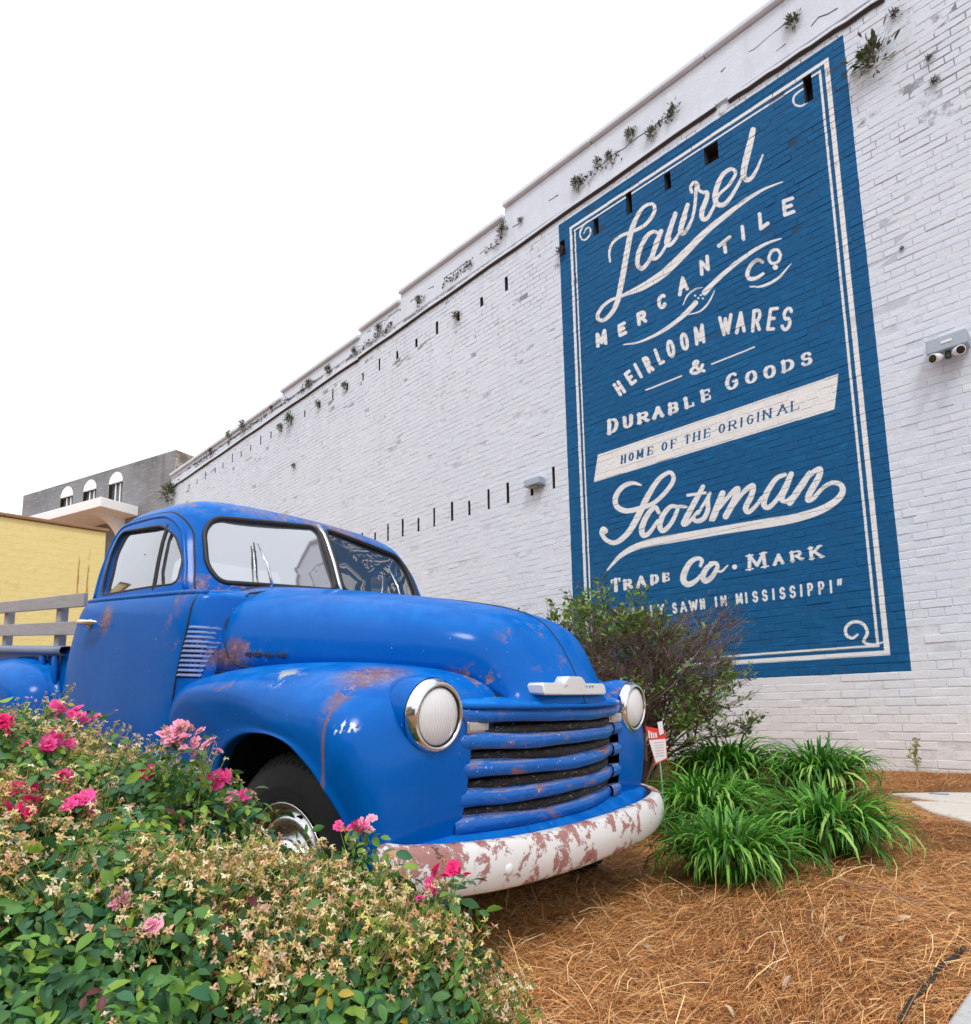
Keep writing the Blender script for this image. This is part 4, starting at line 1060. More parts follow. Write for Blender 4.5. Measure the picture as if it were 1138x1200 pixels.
# curved shut line at the side behind the louvres side panel
def hood_side(x, z, sg=-1):
    """point of the bonnet side nearest to x, z"""
    best = None
    for i in range(0, len(G) - 1):
        for q in range(0, NU):
            p_ = G[i][q if sg < 0 else 2 * NU - q]; d = (p_[0] - x) ** 2 + (p_[2] - z) ** 2
            if best is None or d < best[0]: best = (d, p_)
    return Vector((x, best[1][1], z))
for sg in (-1, 1):
    pts = spline([(-.66, 1.385), (-.655, 1.30), (-.632, 1.19), (-.605, 1.11), (-.55, 1.065), (-.47, 1.052), (-.40, 1.052)], 4)
    mb = MB(); mb.tube([hood_side(a, b, sg) + Vector((0, sg * .0012, 0)) for a, b in pts], .0042, 6); T(mb, 'shut_line', M_RUB)
    # maker's badge on the side, too worn to read: raised bits in a row
    mb = MB(); x = -.505
    while x < -.29:
        w_ = random.choice([.007, .010, .012]); P_ = hood_side(x, 1.105, sg)
        mb.box(x, x + w_, min(P_.y, P_.y + sg * .007), max(P_.y, P_.y + sg * .007), 1.095 + random.uniform(0, .004), 1.114 - random.uniform(0, .006)); x += w_ + random.choice([.003, .005])
    T(mb, 'side_badge', simple('badge_black', (.03, .035, .05), .5), bevel=.0015)

# --- front panel between wings and grille, grille bars
def bar_path(xc, ye, xe, n=24, pw=2.3): return [(xe + (xc - xe) * (1 - abs(t) ** pw), t * (ye if t > 0 else max(ye, .545))) for t in np.linspace(-1, 1, n + 1)]
def bar(name, mat, xc, ye, xe, z, h, d, dz=0.0, n=24):
    G = []
    for (x, y) in bar_path(xc, ye, xe, n):
        zz = z + dz * (1 - (y / ye) ** 2) + .0024 * math.sin(y * 9 + z * 31) * min(1, (1 - abs(y) / .56) * 4) + .0010 * math.sin(y * 23 + z * 57); x = x + .0025 * math.sin(y * 11 + z * 43)
        sec = [(-d, .60), (-.50 * d, .58), (-.44 * d, .50), (-.40 * d, .42), (-.16 * d, .42), (-.05 * d, .37), (.0, .26), (.003, .10), (.003, -.12), (-.002, -.30), (-.07 * d, -.42), (-.2 * d, -.5), (-d, -.52)]
        ring = [(x + a, y, zz + b * h) for a, b in sec]; G.append(ring)
    o = T(MB().grid(G), name, mat, smooth=True); m = o.modifiers.new('s', 'SOLIDIFY'); m.thickness = .004; m.offset = -1
    return o
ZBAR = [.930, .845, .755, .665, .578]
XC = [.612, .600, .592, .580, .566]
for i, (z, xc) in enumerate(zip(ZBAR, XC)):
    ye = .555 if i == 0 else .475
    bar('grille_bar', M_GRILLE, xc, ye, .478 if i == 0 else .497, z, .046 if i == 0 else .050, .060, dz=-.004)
    if i:
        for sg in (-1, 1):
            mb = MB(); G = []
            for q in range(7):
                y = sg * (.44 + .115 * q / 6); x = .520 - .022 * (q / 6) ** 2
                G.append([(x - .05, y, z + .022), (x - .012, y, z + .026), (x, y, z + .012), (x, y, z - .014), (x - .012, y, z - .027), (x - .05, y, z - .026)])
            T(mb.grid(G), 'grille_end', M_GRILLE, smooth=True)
for i in range(4):
    z = (ZBAR[i] + ZBAR[i + 1]) / 2 + .004; xc = (XC[i] + XC[i + 1]) / 2 - .030
    bar('grille_shelf', M_PEEL, xc + .008, .52, .45, z - .014, .040, .10)
for sg in (-1, 1):
    mb = MB(); mb.box(.40, .452, min(sg * .425, sg * .445), max(sg * .425, sg * .445), .54, .93); T(mb, 'grille_upright', M_BLK)
    # parking lamp
    y0, y1 = sorted((sg * .525, sg * .415)); pl = MB(); pl.box(.448, .508, y0, y1, .870, .909); q_ = T(pl, 'parking_light', M_CHR2, bevel=.004)
    mb = MB(); mb.box(.506, .513, y0 + .008, y1 - .008, .878, .903); T(mb, 'lens', simple('frosted_lens', (.46, .45, .40), .25), q_, bevel=.003)
mb = MB(); mb.box(.34, .40, -.53, .53, .50, .95); T(mb, 'radiator_panel', M_BLK)
# header over the top bar, joining bonnet lip and wings
G = []
for q in range(-20, 21):
    y = q / 20 * .56; x = .478 + (.632 - .478) * (1 - abs(y / .56) ** 2.3)
    G.append([(x - .10, y, .985), (x - .02, y, .972), (x - .004, y, .962), (x - .004, y, .95), (x - .03, y, .945)])
T(MB().grid(G), 'grille_header', M_BLUEF, smooth=True)
# gravel pan between grille and bumper
G = []
for q in range(-24, 25):
    y = q / 24 * .80; xi = .49 + .06 * (1 - abs(q / 24) ** 2); xo = .655 - .135 * abs(q / 24) ** 2.6
    G.append([(xi - .04, y, .560), (xi, y, .552), (xi + .4 * (xo - xi), y, .535), (xo - .02, y, .515), (xo - .015, y, .46)])
T(MB().grid(G), 'gravel_pan', M_BLUE, smooth=True)
# --- bumper
BP = spline([(.455, -.835), (.50, -.825), (.545, -.765), (.60, -.59), (.638, -.37), (.662, .03), (.65, .40), (.628, .58), (.59, .735), (.535, .835), (.455, .90), (.35, .92)], 5)
G = []
for i, (x, y) in enumerate(BP):
    t_ = BP[min(i + 1, len(BP) - 1)] - BP[max(i - 1, 0)]; nn = np.array([t_[1], -t_[0]]); nn = nn / np.linalg.norm(nn)
    row_ = []
    for a, b in [(-.035, .5), (-.008, .505), (.006, .47), (.020, .25), (.026, 0), (.020, -.25), (.006, -.47), (-.008, -.505), (-.03, -.5)]:
        row_.append((x + nn[0] * a, y + nn[1] * a, .468 + b * .152 + (.036 if y < 0 else .010) * (abs(y) / .9) ** 2))
    G.append(row_)
o = T(MB().grid(G), 'front_bumper', M_BUMP, smooth=True); m = o.modifiers.new('s', 'SOLIDIFY'); m.thickness = .005; o.modifiers.new('u', 'SUBSURF').levels = 1
for y in (-.47, .47):
    bx = float(np.interp(abs(y), [0, .38, .6], [.655, .635, .60])) + .024
    mb = MB(); mb.lathe([(-.01, .020), (.002, .020), (.009, .014), (.012, 0)], (bx, y, .47), (1, y * .2, 0), 20); T(mb, 'bumper_bolt', M_BUMP, smooth=True)
    mb = MB(); mb.box(.2, .62, y - .02, y + .02, .43, .49); T(mb, 'bumper_bracket', M_BLK)
# --- bonnet badge: wide chrome bar with a raised middle and embossed name
by = [-.172, -.165, -.055, -.030, .030, .055, .165, .172]
prof = lambda y: (1.040 + (.024 if abs(y + .075) < .042 else .024 * max(0, 1 - (abs(y + .075) - .042) / .03)), .997)
G = []
for y in np.linspace(-.262, .150, 49):
    zt, zb = prof(y); bow = .630 - .30 * y * y
    if y < -.26 or y > .145: zt -= .008; zb += .006
    G.append([(bow - .06, y, zt - .003), (bow - .006, y, zt), (bow + .003, y, zt - .003), (bow + .0085, y, zb + .005), (bow + .006, y, zb), (bow - .06, y, zb)])
mb = MB().grid(G); n_ = len(G[0]); mb.F += [tuple(range(n_)), tuple(range((len(G) - 1) * n_, len(G) * n_))]
bd = T(mb, 'bonnet_badge', simple('badge_white_metal', (.74, .75, .76), .25, .35, var=.04), bevel=.003)
def text_mesh(txt, size, name, mat, parent, mtx, depth=.002):
    cu = bpy.data.curves.new('t', 'FONT'); cu.body = txt; cu.size = size; cu.extrude = depth; cu.align_x = 'CENTER'; cu.align_y = 'CENTER'; cu.resolution_u = 2
    ob = bpy.data.objects.new('t', cu); COL.objects.link(ob); dg = bpy.context.evaluated_depsgraph_get(); dg.update()
    me = bpy.data.meshes.new_from_object(ob.evaluated_get(dg)); bpy.data.objects.remove(ob); me.materials.clear(); me.transform(mtx)
    return link(name, me, mat, parent)
mt = Matrix(((0, 0, 1, 0), (1, 0, 0, 0), (0, 1, 0, 0), (0, 0, 0, 1)))
M_BTXT = simple('badge_recess', (.10, .12, .20), .5)
tx = text_mesh('CHEVROLET', .024, 'badge_lettering', M_BTXT, bd, Matrix.Translation((.6445, 0, 1.022)) @ mt)
for v_ in tx.data.vertices: v_.co.y = v_.co.y * 1.5 - .05; v_.co.x = .6445 - .0075 + (v_.co.x - .6445) - .0065 - .30 * v_.co.y ** 2 + .003
# --- cab, lower shell
def ring(xf, xr, b, boxy=True, n=6):
    s_ = b / .82
    if boxy: h = [(xf, 0), (xf, .4 * b), (xf - .015, .72 * b), (xf - .05, .92 * b), (xf - .15, .99 * b), (xf - .45, b), (-1.4, b), (xr + .30, .995 * b), (xr + .12, .97 * b), (xr + .04, .90 * b), (xr + .005, .75 * b), (xr, .4 * b), (xr, 0)]
    else: h = [(xf, 0), (xf - .015 * s_, .3 * b), (xf - .045 * s_, .6 * b), (xf - .080 * s_, .80 * b), (xf - .125 * s_, .92 * b), (xf - .20 * s_, .98 * b), (xf - .36 * s_, b), (-1.43 if b > .45 else (xf + xr) / 2, b), (xr + .20 * s_, .99 * b), (xr + .08 * s_, .93 * b), (xr + .02 * s_, .80 * b), (xr, .5 * b), (xr, 0)]
    P_ = spline(h, n); return P_
LOW = [(.40, -.64, -2.04, .79), (.55, -.63, -2.075, .825), (.70, -.625, -2.085, .85), (.85, -.62, -2.07, .86), (1.0, -.62, -2.045, .864), (1.12, -.62, -2.01, .862), (1.22, -.62, -1.98, .855), (1.29, -.625, -1.96, .845), (1.335, -.63, -1.945, .828), (1.352, -.64, -1.935, .812)]
UPR = [(1.335, -.775, -1.925, .812), (1.40, -.79, -1.92, .802), (1.50, -.84, -1.905, .788), (1.60, -.885, -1.88, .770), (1.68, -.93, -1.86, .750), (1.74, -.965, -1.835, .725), (1.79, -1.005, -1.80, .685), (1.83, -1.06, -1.75, .625), (1.86, -1.13, -1.68, .53), (1.882, -1.22, -1.59, .39), (1.892, -1.32, -1.50, .22), (1.895, -1.405, -1.415, .02)]
def lev(tab, z):
    zs = [t[0] for t in tab]; return [float(np.interp(z, zs, [t[k] for t in tab])) for k in (1, 2, 3)]
def shell(tab, boxy, zs):
    T_ = spline(tab, 4); return [(t[0], ring(t[1], t[2], t[3], boxy)) for t in T_]
def side_y(tab, boxy, x, z):
    P_ = ring(*lev(tab, z), boxy); k = int(np.argmax(P_[:, 1])); A = P_[:k + 1][::-1]; Bk = P_[k:]
    if x > P_[k, 0]: return float(np.interp(x, A[:, 0], A[:, 1]))
    return float(np.interp(-x, -Bk[:, 0], Bk[:, 1]))
def front_x(y, z):
    P_ = ring(*lev(UPR, z), False); k = int(np.argmax(P_[:, 1])); return float(np.interp(abs(y), P_[:k + 1, 1], P_[:k + 1, 0]))
G = []
for z, P_ in shell(LOW, True, None):
    G.append([(a, b, z) for a, b in P_] + [(a, -b, z) for a, b in P_[::-1][1:]])
o = T(MB().grid(G), 'cab_body', M_BLUE, smooth=True); m = o.modifiers.new('s', 'SOLIDIFY'); m.thickness = .012; m.offset = -1
# cowl top: from the rim forward of the windscreen up to its foot
G = []
Pr = ring(-.64, -1.935, .812, True)
for y in np.linspace(-.80, .80, 41):
    kf = int(np.argmax(Pr[:, 1])); xf_ = float(np.interp(abs(y), Pr[:kf + 1, 1], Pr[:kf + 1, 0]))
    xb_ = front_x(min(abs(y), .80), 1.40) - .02; row_ = []
    for t in np.linspace(0, 1, 7):
        row_.append((xf_ + (xb_ - xf_) * t, y, 1.348 + (.075 * (1 - (abs(y) / .85) ** 2.5)) * math.sin(t * math.pi / 2) ** .7))
    G.append(row_)
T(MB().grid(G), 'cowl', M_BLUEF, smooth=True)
# greenhouse with window openings cut through
G = []
for t in spline(UPR, 4):
    P_ = ring(t[1], t[2], max(t[3], .015), False); G.append([(a, b, t[0]) for a, b in P_] + [(a, -b, t[0]) for a, b in P_[::-1][1:-1]])
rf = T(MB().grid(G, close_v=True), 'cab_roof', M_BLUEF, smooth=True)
bm = bmesh.new(); bm.from_mesh(rf.data); ed = [e for e in bm.edges if e.is_boundary and e.verts[0].co.z > 1.88]
if ed: bmesh.ops.contextual_create(bm, geom=ed)
bmesh.ops.recalc_face_normals(bm, faces=bm.faces); bm.to_mesh(rf.data); bm.free()
for p_ in rf.data.polygons: p_.use_smooth = True
m = rf.modifiers.new('s', 'SOLIDIFY'); m.thickness = .028; m.offset = -1
DOORW = [(-1.665, 1.378), (-.955, 1.398), (-.985, 1.52), (-1.065, 1.628), (-1.20, 1.690), (-1.645, 1.708), (-1.682, 1.60)]
WSN = [(.022, 1.452), (.625, 1.422), (.662, 1.50), (.645, 1.66), (.585, 1.740), (.022, 1.800)]
RW = [(-.36, 1.46), (.36, 1.46), (.36, 1.66), (-.36, 1.66)]
dwp = round_poly(DOORW, .04); wsp = round_poly(WSN, .05); rwp = round_poly(RW, .07)
def cutter(P_, fa, fb):
    n = len(P_); V = [fa(p_) for p_ in P_] + [fb(p_) for p_ in P_]
    return pyd('cut', V, [tuple(range(n)), tuple(range(2 * n - 1, n - 1, -1))] + [(i, (i + 1) % n, (i + 1) % n + n, i + n) for i in range(n)])
cuts = [cutter(dwp, lambda p_: (p_[0], -1.1, p_[1]), lambda p_: (p_[0], -.45, p_[1])), cutter(dwp, lambda p_: (p_[0], 1.1, p_[1]), lambda p_: (p_[0], .45, p_[1])),
        cutter(wsp, lambda p_: (-.5, p_[0], p_[1]), lambda p_: (-1.32, p_[0], p_[1])), cutter(wsp, lambda p_: (-.5, -p_[0], p_[1]), lambda p_: (-1.32, -p_[0], p_[1])),
        cutter(rwp, lambda p_: (-2.3, p_[0], p_[1]), lambda p_: (-1.7, p_[0], p_[1]))]
for c_ in cuts:
    bm = bmesh.new(); bm.from_mesh(c_.data); bmesh.ops.recalc_face_normals(bm, faces=bm.faces); bm.to_mesh(c_.data); bm.free()
    c_.parent = truck; m = rf.modifiers.new('c', 'BOOLEAN'); m.operation = 'DIFFERENCE'; m.object = c_; m.solver = 'EXACT'
dg = bpy.context.evaluated_depsgraph_get(); dg.update()
me = bpy.data.meshes.new_from_object(rf.evaluated_get(dg)); rf.modifiers.clear(); rf.data = me
for c_ in cuts: bpy.data.objects.remove(c_)
for p_ in me.polygons: p_.use_smooth = True
try: me.set_sharp_from_angle(angle=R(40))
except Exception: pass
def patch(outline, fn, name, mat, parent=None, rings=6, inset=0.0):
    """pane filling an outline, following the body surface"""
    c_ = outline.mean(0); G = []
    for t in np.linspace(1, .02, rings): G.append([fn(*(c_ + (p_ - c_) * t)) for p_ in outline])
    return T(MB().grid(G, close_v=True), name, mat, parent, smooth=True)
def rubber(outline, fn, r, name, mat, parent=None):
    P_ = densify(outline, .03); mb = MB(); mb.tube([fn(*p_) for p_ in P_], r, 8, closed=True); return T(mb, name, mat, parent, smooth=True)
for sg in (-1, 1):
    f_out = lambda a, b, s_=sg: (front_x(a, b) + .002, s_ * a, b)
    w = empty('windscreen', parent=truck)
    rubber(wsp, f_out, .0115, 'rubber_seal', M_RUB, w)
    patch(wsp, lambda a, b, s_=sg: (front_x(a, b) - .008, s_ * a, b), 'pane', M_WSG if sg < 0 else M_WSF, w)
    f_s = lambda a, b, s_=sg: (a, s_ * (side_y(UPR, False, a, b) - .004), b)
    w = empty('door_window', parent=truck)
    rubber(dwp, f_s, .0065, 'rubber_seal', M_RUB, w)
    patch(dwp, lambda a, b, s_=sg: (a, s_ * (side_y(UPR, False, a, b) - .020), b), 'pane', M_GLASS, w)
    mb = MB(); mb.tube([f_s(-1.155 + .045 * t, 1.690 - .31 * t) for t in np.linspace(0, 1, 8)], .009, 8); T(mb, 'vent_divider', M_RUB, w)
    # door pressing: raised frame lines above and shut line below the belt
    P_ = spline([(-1.79, 1.36), (-1.80, 1.48), (-1.792, 1.62), (-1.765, 1.715), (-1.65, 1.762), (-1.30, 1.768), (-1.14, 1.745), (-1.03, 1.665), (-.955, 1.52), (-.885, 1.36)], 5)
    mb = MB(); mb.tube([(a, sg * (side_y(UPR, False, a, min(b, 1.79)) + .0005), b) for a, b in P_], .0045, 6); T(mb, 'door_gap', M_RUB)
    P2 = [(-1.86 + (-1.865 - -1.86) * 0, 1.37)]
    Pin = spline([(-1.755, 1.37), (-1.765, 1.46), (-1.758, 1.60), (-1.730, 1.695), (-1.64, 1.739), (-1.30, 1.744), (-1.16, 1.722), (-1.055, 1.655), (-.980, 1.52), (-.915, 1.37)], 5)
    mb = MB(); mb.tube([(a, sg * (side_y(UPR, False, a, b) - .002), b) for a, b in Pin], .011, 8); T(mb, 'door_frame', M_BLUE, smooth=True)
    P_ = spline([(-.722, 1.345), (-.718, 1.19), (-.742, 1.02), (-.775, .80), (-.79, .60)], 5)
    mb = MB(); mb.tube([(a, sg * (side_y(LOW, True, a, b) + .0005), b) for a, b in P_], .0050, 6); T(mb, 'door_gap', M_RUB)
    P_ = spline([(-1.905, 1.345), (-1.93, 1.20), (-1.965, 1.0), (-1.99, .80), (-1.99, .60)], 5)
    mb = MB(); mb.tube([(a, sg * (side_y(LOW, True, a, b) + .0005), b) for a, b in P_], .0030, 6); T(mb, 'door_gap', M_RUB)
    # belt moulding
    mb = MB(); mb.tube([(a, sg * (side_y(LOW, True, a, 1.345) - .004), 1.352) for a in np.linspace(-1.92, -.70, 26)], .012, 8); T(mb, 'belt_moulding', M_BLUE, smooth=True)
    # handle
    h = empty('door_handle', parent=truck)
    mb = MB(); pts = [(-1.64, .905), (-1.625, .912), (-1.58, .915), (-1.52, .908), (-1.465, .896), (-1.45, .890)]
    mb.tube([(a, sg * b, 1.235 - .006 * (a + 1.6) ) for a, b in pts], [.006, .012, .0135, .011, .0085, .003], 12); T(mb, 'grip', M_CHR, h, smooth=True)
    mb = MB(); mb.lathe([(0, .022), (.01, .020), (.014, .012), (.05, .011)], (-1.615, sg * .855, 1.232), (0, sg, 0), 20); T(mb, 'escutcheon', M_CHR, h, smooth=True)
    # cowl louvres
    for q in range(11):
        z = 1.205 - q * .0192; x1 = -.640 - .0026 * q; x0 = -.705 - .0032 * q; G = []
        yy = lambda a: side_y(LOW, True, a, z)
        for a in np.linspace(x0, x1, 6): G.append([(a, sg * (yy(a) - .001), z + .008), (a, sg * (yy(a) + .007), z + .001), (a, sg * (yy(a) + .008), z - .003), (a, sg * (yy(a) + .001), z - .005)])
        T(MB().grid(G), 'louvre', simple('louvre_blue', (.16, .24, .48), .45) if q == 0 and sg == -1 else bpy.data.materials['louvre_blue'], solid=.001)
        mb = MB(); ga = [[(a, sg * (yy(a) + .0015), z - .0052), (a, sg * (yy(a) + .0015), z - .0112)] for a in np.linspace(x0, x1, 6)]; T(mb.grid(ga), 'louvre_slot', M_BLK)
# centre post and wiper
mb = MB(); mb.tube([(front_x(0, z) + .006, 0, z) for z in np.linspace(1.435, 1.815, 8)], .012, 10); T(mb, 'centre_post', M_CHR2, smooth=True)
for sg in (-1, 1):
    wp = empty('wiper', parent=truck); y0 = sg * .412; x0 = front_x(.412, 1.415)
    mb = MB(); mb.lathe([(0, .018), (.012, .016), (.02, .009), (.03, .008)], (x0 + .03, y0, 1.402), (.5, 0, 1), 16); T(mb, 'pivot', M_CHR, wp, smooth=True)
    a_ = Vector((x0 + .042, y0, 1.425)); tip = Vector((front_x(.416, 1.635) + .020, sg * .420, 1.635)); 
    mb = MB(); mb.tube([a_, a_.lerp(tip, .5) + Vector((.02, 0, 0)), tip], [.007, .005, .004], 8); T(mb, 'arm', M_CHR, wp, smooth=True)
    t0 = Vector((front_x(.43, 1.64) + .010, sg * .432, 1.64)); t1 = Vector((front_x(.455, 1.46) + .010, sg * .455, 1.46))
    mb = MB(); mb.tube([t0, t0.lerp(t1, .5) + Vector((.004, 0, 0)), t1], [.003, .005, .003], 6); T(mb, 'blade', M_RUB, wp)
# interior
mb = MB(); mb.box(-1.86, -1.72, -.70, .70, .75, 1.40); T(mb, 'seat_back', M_INT, bevel=.05, seg=4)
mb = MB(); mb.box(-1.75, -1.25, -.70, .70, .70, .92); T(mb, 'seat', M_INT, bevel=.05, seg=4)
mb = MB(); mb.box(-1.10, -.93, -.74, .74, 1.10, 1.375); T(mb, 'dashboard', M_DASH, bevel=.04, seg=4)
sw = empty('steering_wheel', parent=truck); c0 = Vector((-1.26, .36, 1.33)); nrm_ = Vector((-.75, 0, .66)).normalized(); u_ = Vector((0, 1, 0)); v_ = nrm_.cross(u_)
mb = MB(); mb.tube([c0 + (u_ * math.cos(a) + v_ * math.sin(a)) * .21 for a in np.linspace(0, 2 * math.pi, 37)[:-1]], .012, 8, closed=True); T(mb, 'rim', M_CREAM, sw, smooth=True)
mb = MB()
for a in (.5, 2.64, -1.57): mb.tube([c0, c0 + (u_ * math.cos(a) + v_ * math.sin(a)) * .21], .008, 6)
mb.tube([c0, c0 - nrm_ * .4], .02, 10); T(mb, 'spokes', M_CREAM, sw)
mb = MB(); mb.box(-2.0, -.9, -.76, .76, .42, .5); T(mb, 'cab_floor', M_BLK)
# a pale bundle lying on the seat behind the side window
mb = MB(); G = []
for i in range(13):
    th_ = i / 12 * math.pi; row_ = []
    for j in range(20):
        a = j / 20 * 2 * math.pi; r_ = 1 + .12 * math.sin(3 * a + i) + .08 * math.sin(5 * a); row_.append((-1.62 + .16 * math.sin(th_) * math.cos(a) * r_, -.50 + .18 * math.sin(th_) * math.sin(a) * r_, 1.36 + .13 * math.cos(th_)))
    G.append(row_)
pb = mb.grid(G, True).build('cloth_bundle', simple('white_cloth', (.72, .74, .76), .8), smooth=True); pb.matrix_world = TM; tag(pb, 'pale cloth bundle behind the side window of the truck', 'bundle')

# --- bed with its stake sides, rear wing
M_BED = paint('dark_blue_bed', .0, .6)
for sg in (-1, 1):
    y0, y1 = sorted((sg * .70, sg * .675)); mb = MB(); mb.box(-4.75, -2.32, y0, y1, .58, 1.10); T(mb, 'bed_side', M_BED)
    G = []
    for x in np.linspace(-4.78, -2.30, 20):
        G.append([(x, sg * .675, 1.085), (x, sg * .668, 1.118), (x, sg * .70, 1.130), (x, sg * .742, 1.124), (x, sg * .752, 1.10), (x, sg * .742, 1.082), (x, sg * .71, 1.078)])
    T(MB().grid(G), 'bed_rail', simple('worn_rail', (.15, .22, .36), .4) if sg == -1 else bpy.data.materials['worn_rail'], smooth=True, solid=.003)
    for xs_ in (-2.42, -2.62): 
        mb = MB(); y0, y1 = sorted((sg * .71, sg * .735)); mb.box(xs_ - .03, xs_ + .03, y0, y1, .58, 1.075); T(mb, 'bed_rib', M_BED, bevel=.01)
    # rear wing
    G = []
    cr = spline([(-2.31, .50), (-2.33, .72), (-2.37, .88), (-2.48, .98), (-2.68, 1.035), (-2.95, 1.05), (-3.25, 1.02), (-3.5, .92), (-3.66, .75), (-3.72, .5)], 4)
    ar = spline([(-2.60, .38), (-2.60, .5), (-2.62, .6), (-2.70, .70), (-2.82, .77), (-2.95, .79), (-3.08, .77), (-3.2, .70), (-3.30, .58), (-3.33, .38)], 4)
    for i in range(len(cr)):
        row_ = []; d = ar[i] - cr[i]; L = np.linalg.norm(d); dn = d / L; r_ = min(.16, .6 * L); yo = .95 - .06 * abs(i / (len(cr) - 1) - .5) * 2
        row_.append((cr[i][0] - dn[0] * .012, sg * .705, cr[i][1] - dn[1] * .012))
        for q in range(9):
            ph = q / 8 * math.pi / 2; P_ = cr[i] + dn * r_ * (1 - math.cos(ph)); row_.append((P_[0], sg * (.715 + (yo - .715) * math.sin(ph)), P_[1]))
        for q in range(1, 5): P_ = cr[i] + dn * (r_ + (L - r_) * q / 4); row_.append((P_[0], sg * (yo - .01 * q / 4), P_[1]))
        row_.append((ar[i][0], sg * (yo - .05), ar[i][1])); G.append(row_)
    T(MB().grid(G), 'rear_wing', M_BLUE, smooth=True)
    mb = MB(); y0, y1 = sorted((sg * .80, sg * .66)); mb.box(-2.4, -.80, y0, y1 , .36, .40); T(mb, 'running_board', M_BLUE, bevel=.01)
    k_ = 'weathered_board'
    if sg == -1:
        k = NT(k_, .85); p = k.pos('Object', (1.2, 1, 14)); f = k.noise(p, 5, 7, .7, .5); k.color(k.mix(f, (.20, .20, .22), (.48, .48, .50))); kn = k.step(k.noise(k.pos('Object'), 7, 3), .70, .73); k.color(k.mix(kn, k.mix(f, (.22, .22, .24), (.50, .50, .53)), (.05, .045, .04))); k.bump(f, .6, .004); M_BRD = k.m
    for z in (1.389, 1.232, 1.545)[:2]:
        y0, y1 = sorted((sg * .695, sg * .672)); mb = MB(); mb.box(-4.7, -2.17, y0, y1, z - .038, z + .038); T(mb, 'side_board', M_BRD, bevel=.003)
    for xs_ in (-2.60, -3.55, -4.5):
        y0, y1 = sorted((sg * .669, sg * .625)); mb = MB(); mb.box(xs_ - .035, xs_ + .035, y0, y1, .70, 1.436); T(mb, 'stake', M_BRD, bevel=.003)
mb = MB(); mb.box(-4.75, -2.32, -.67, .67, .66, .70); T(mb, 'bed_floor', M_BRD)
mb = MB(); mb.box(-2.345, -2.32, -.675, .675, .60, 1.12); T(mb, 'bed_front', M_BED)
mb = MB(); mb.box(-4.78, -4.75, -.675, .675, .60, 1.12); T(mb, 'tailgate', M_BED)
mb = MB(); mb.tube([(-4.6, -.38, .52), (.35, -.38, .50)], .05, 8); mb.tube([(-4.6, .38, .52), (.35, .38, .50)], .05, 8); T(mb, 'chassis_rails', M_BLK)

# --- wheels
def wheel(x, sg, y):
    w = empty('wheel', parent=truck); cz = .41; Rr = .362; c0 = Vector((x, sg * y, cz)); ax = (0, sg, 0)
    prof = [(-.085, .215), (-.092, .25), (-.090, .30), (-.078, .335), (-.065, .352), (-.055, .359), (0, .362), (.055, .359), (.065, .352), (.080, .335), (.094, .300), (.096, .26), (.088, .225), (.080, .208)]
    mb = MB(); mb.lathe(prof, c0, ax, 64)
    # tread blocks and shoulder lugs
    for q in range(64):
        a = 2 * math.pi * q / 64
        def pt(d, r, da): 
            ax_ = Vector(ax); u = ax_.orthogonal().normalized(); v = ax_.cross(u); return c0 + ax_ * d + (u * math.cos(a + da) + v * math.sin(a + da)) * r
        for d0, d1, r0, r1, h in ((.050, .083, .352, .326, .011), (-.083, -.050, .326, .352, .011)):
            V = [pt(d0, r0 - .01, -.028), pt(d0, r0 - .01, .028), pt(d1, r1 - .01, .028), pt(d1, r1 - .01, -.028), pt(d0, r0 + h, -.026), pt(d0, r0 + h, .026), pt(d1, r1 + h, .022), pt(d1, r1 + h, -.022)]
            mb.add(V, [(4, 5, 6, 7), (0, 1, 5, 4), (1, 2, 6, 5), (2, 3, 7, 6), (3, 0, 4, 7)])
        for d0, d1 in ((-.045, -.018), (-.012, .012), (.018, .045)):
            V = [pt(d0, .355, -.030), pt(d0, .355, .030), pt(d1, .355, .030), pt(d1, .355, -.030), pt(d0, .370, -.028), pt(d0, .370, .028), pt(d1, .370, .028), pt(d1, .370, -.028)]
            mb.add(V, [(4, 5, 6, 7), (0, 1, 5, 4), (1, 2, 6, 5), (2, 3, 7, 6), (3, 0, 4, 7)])
    o = T(mb, 'tyre', M_TYRE, w)
    for p_ in o.data.polygons: p_.use_smooth = p_.area > .0009
    mb = MB(); mb.lathe([(.082, .206), (.090, .212), (.093, .206), (.085, .196), (.060, .190), (.055, .175), (.075, .165), (.082, .15), (.070, .125), (.066, .10)], c0, ax, 48); T(mb, 'rim', M_CHR2, w, smooth=True)
    mb = MB(); mb.lathe([(.066, .101), (.085, .098), (.105, .075), (.112, .04), (.114, 0)], c0, ax, 40); T(mb, 'hub_cap', M_CHR, w, smooth=True)
    for q in range(6):
        a = 2 * math.pi * q / 6 + .3; mb = MB(); mb.lathe([(.055, .016), (.068, .016), (.0685, 0)], c0 + Vector((math.cos(a) * .160, 0, math.sin(a) * .160)), ax, 10); T(mb, 'rim_slot', M_BLK, w)
for x, y in ((0.0, .735), (-2.96, .78)):
    for sg in (-1, 1): wheel(x, sg, y)
mb = MB(); mb.tube([(0, -.7, .41), (0, .7, .41)], .03, 8); mb.tube([(-2.96, -.7, .41), (-2.96, .7, .41)], .045, 8); T(mb, 'axles', M_BLK)
# ------------------------------------------------------------------ plants
M_LEAF = leafmat('leaf', .30, .5); M_PETAL = leafmat('petal', .25, .6); M_STEM = leafmat('stem', .05, .7)

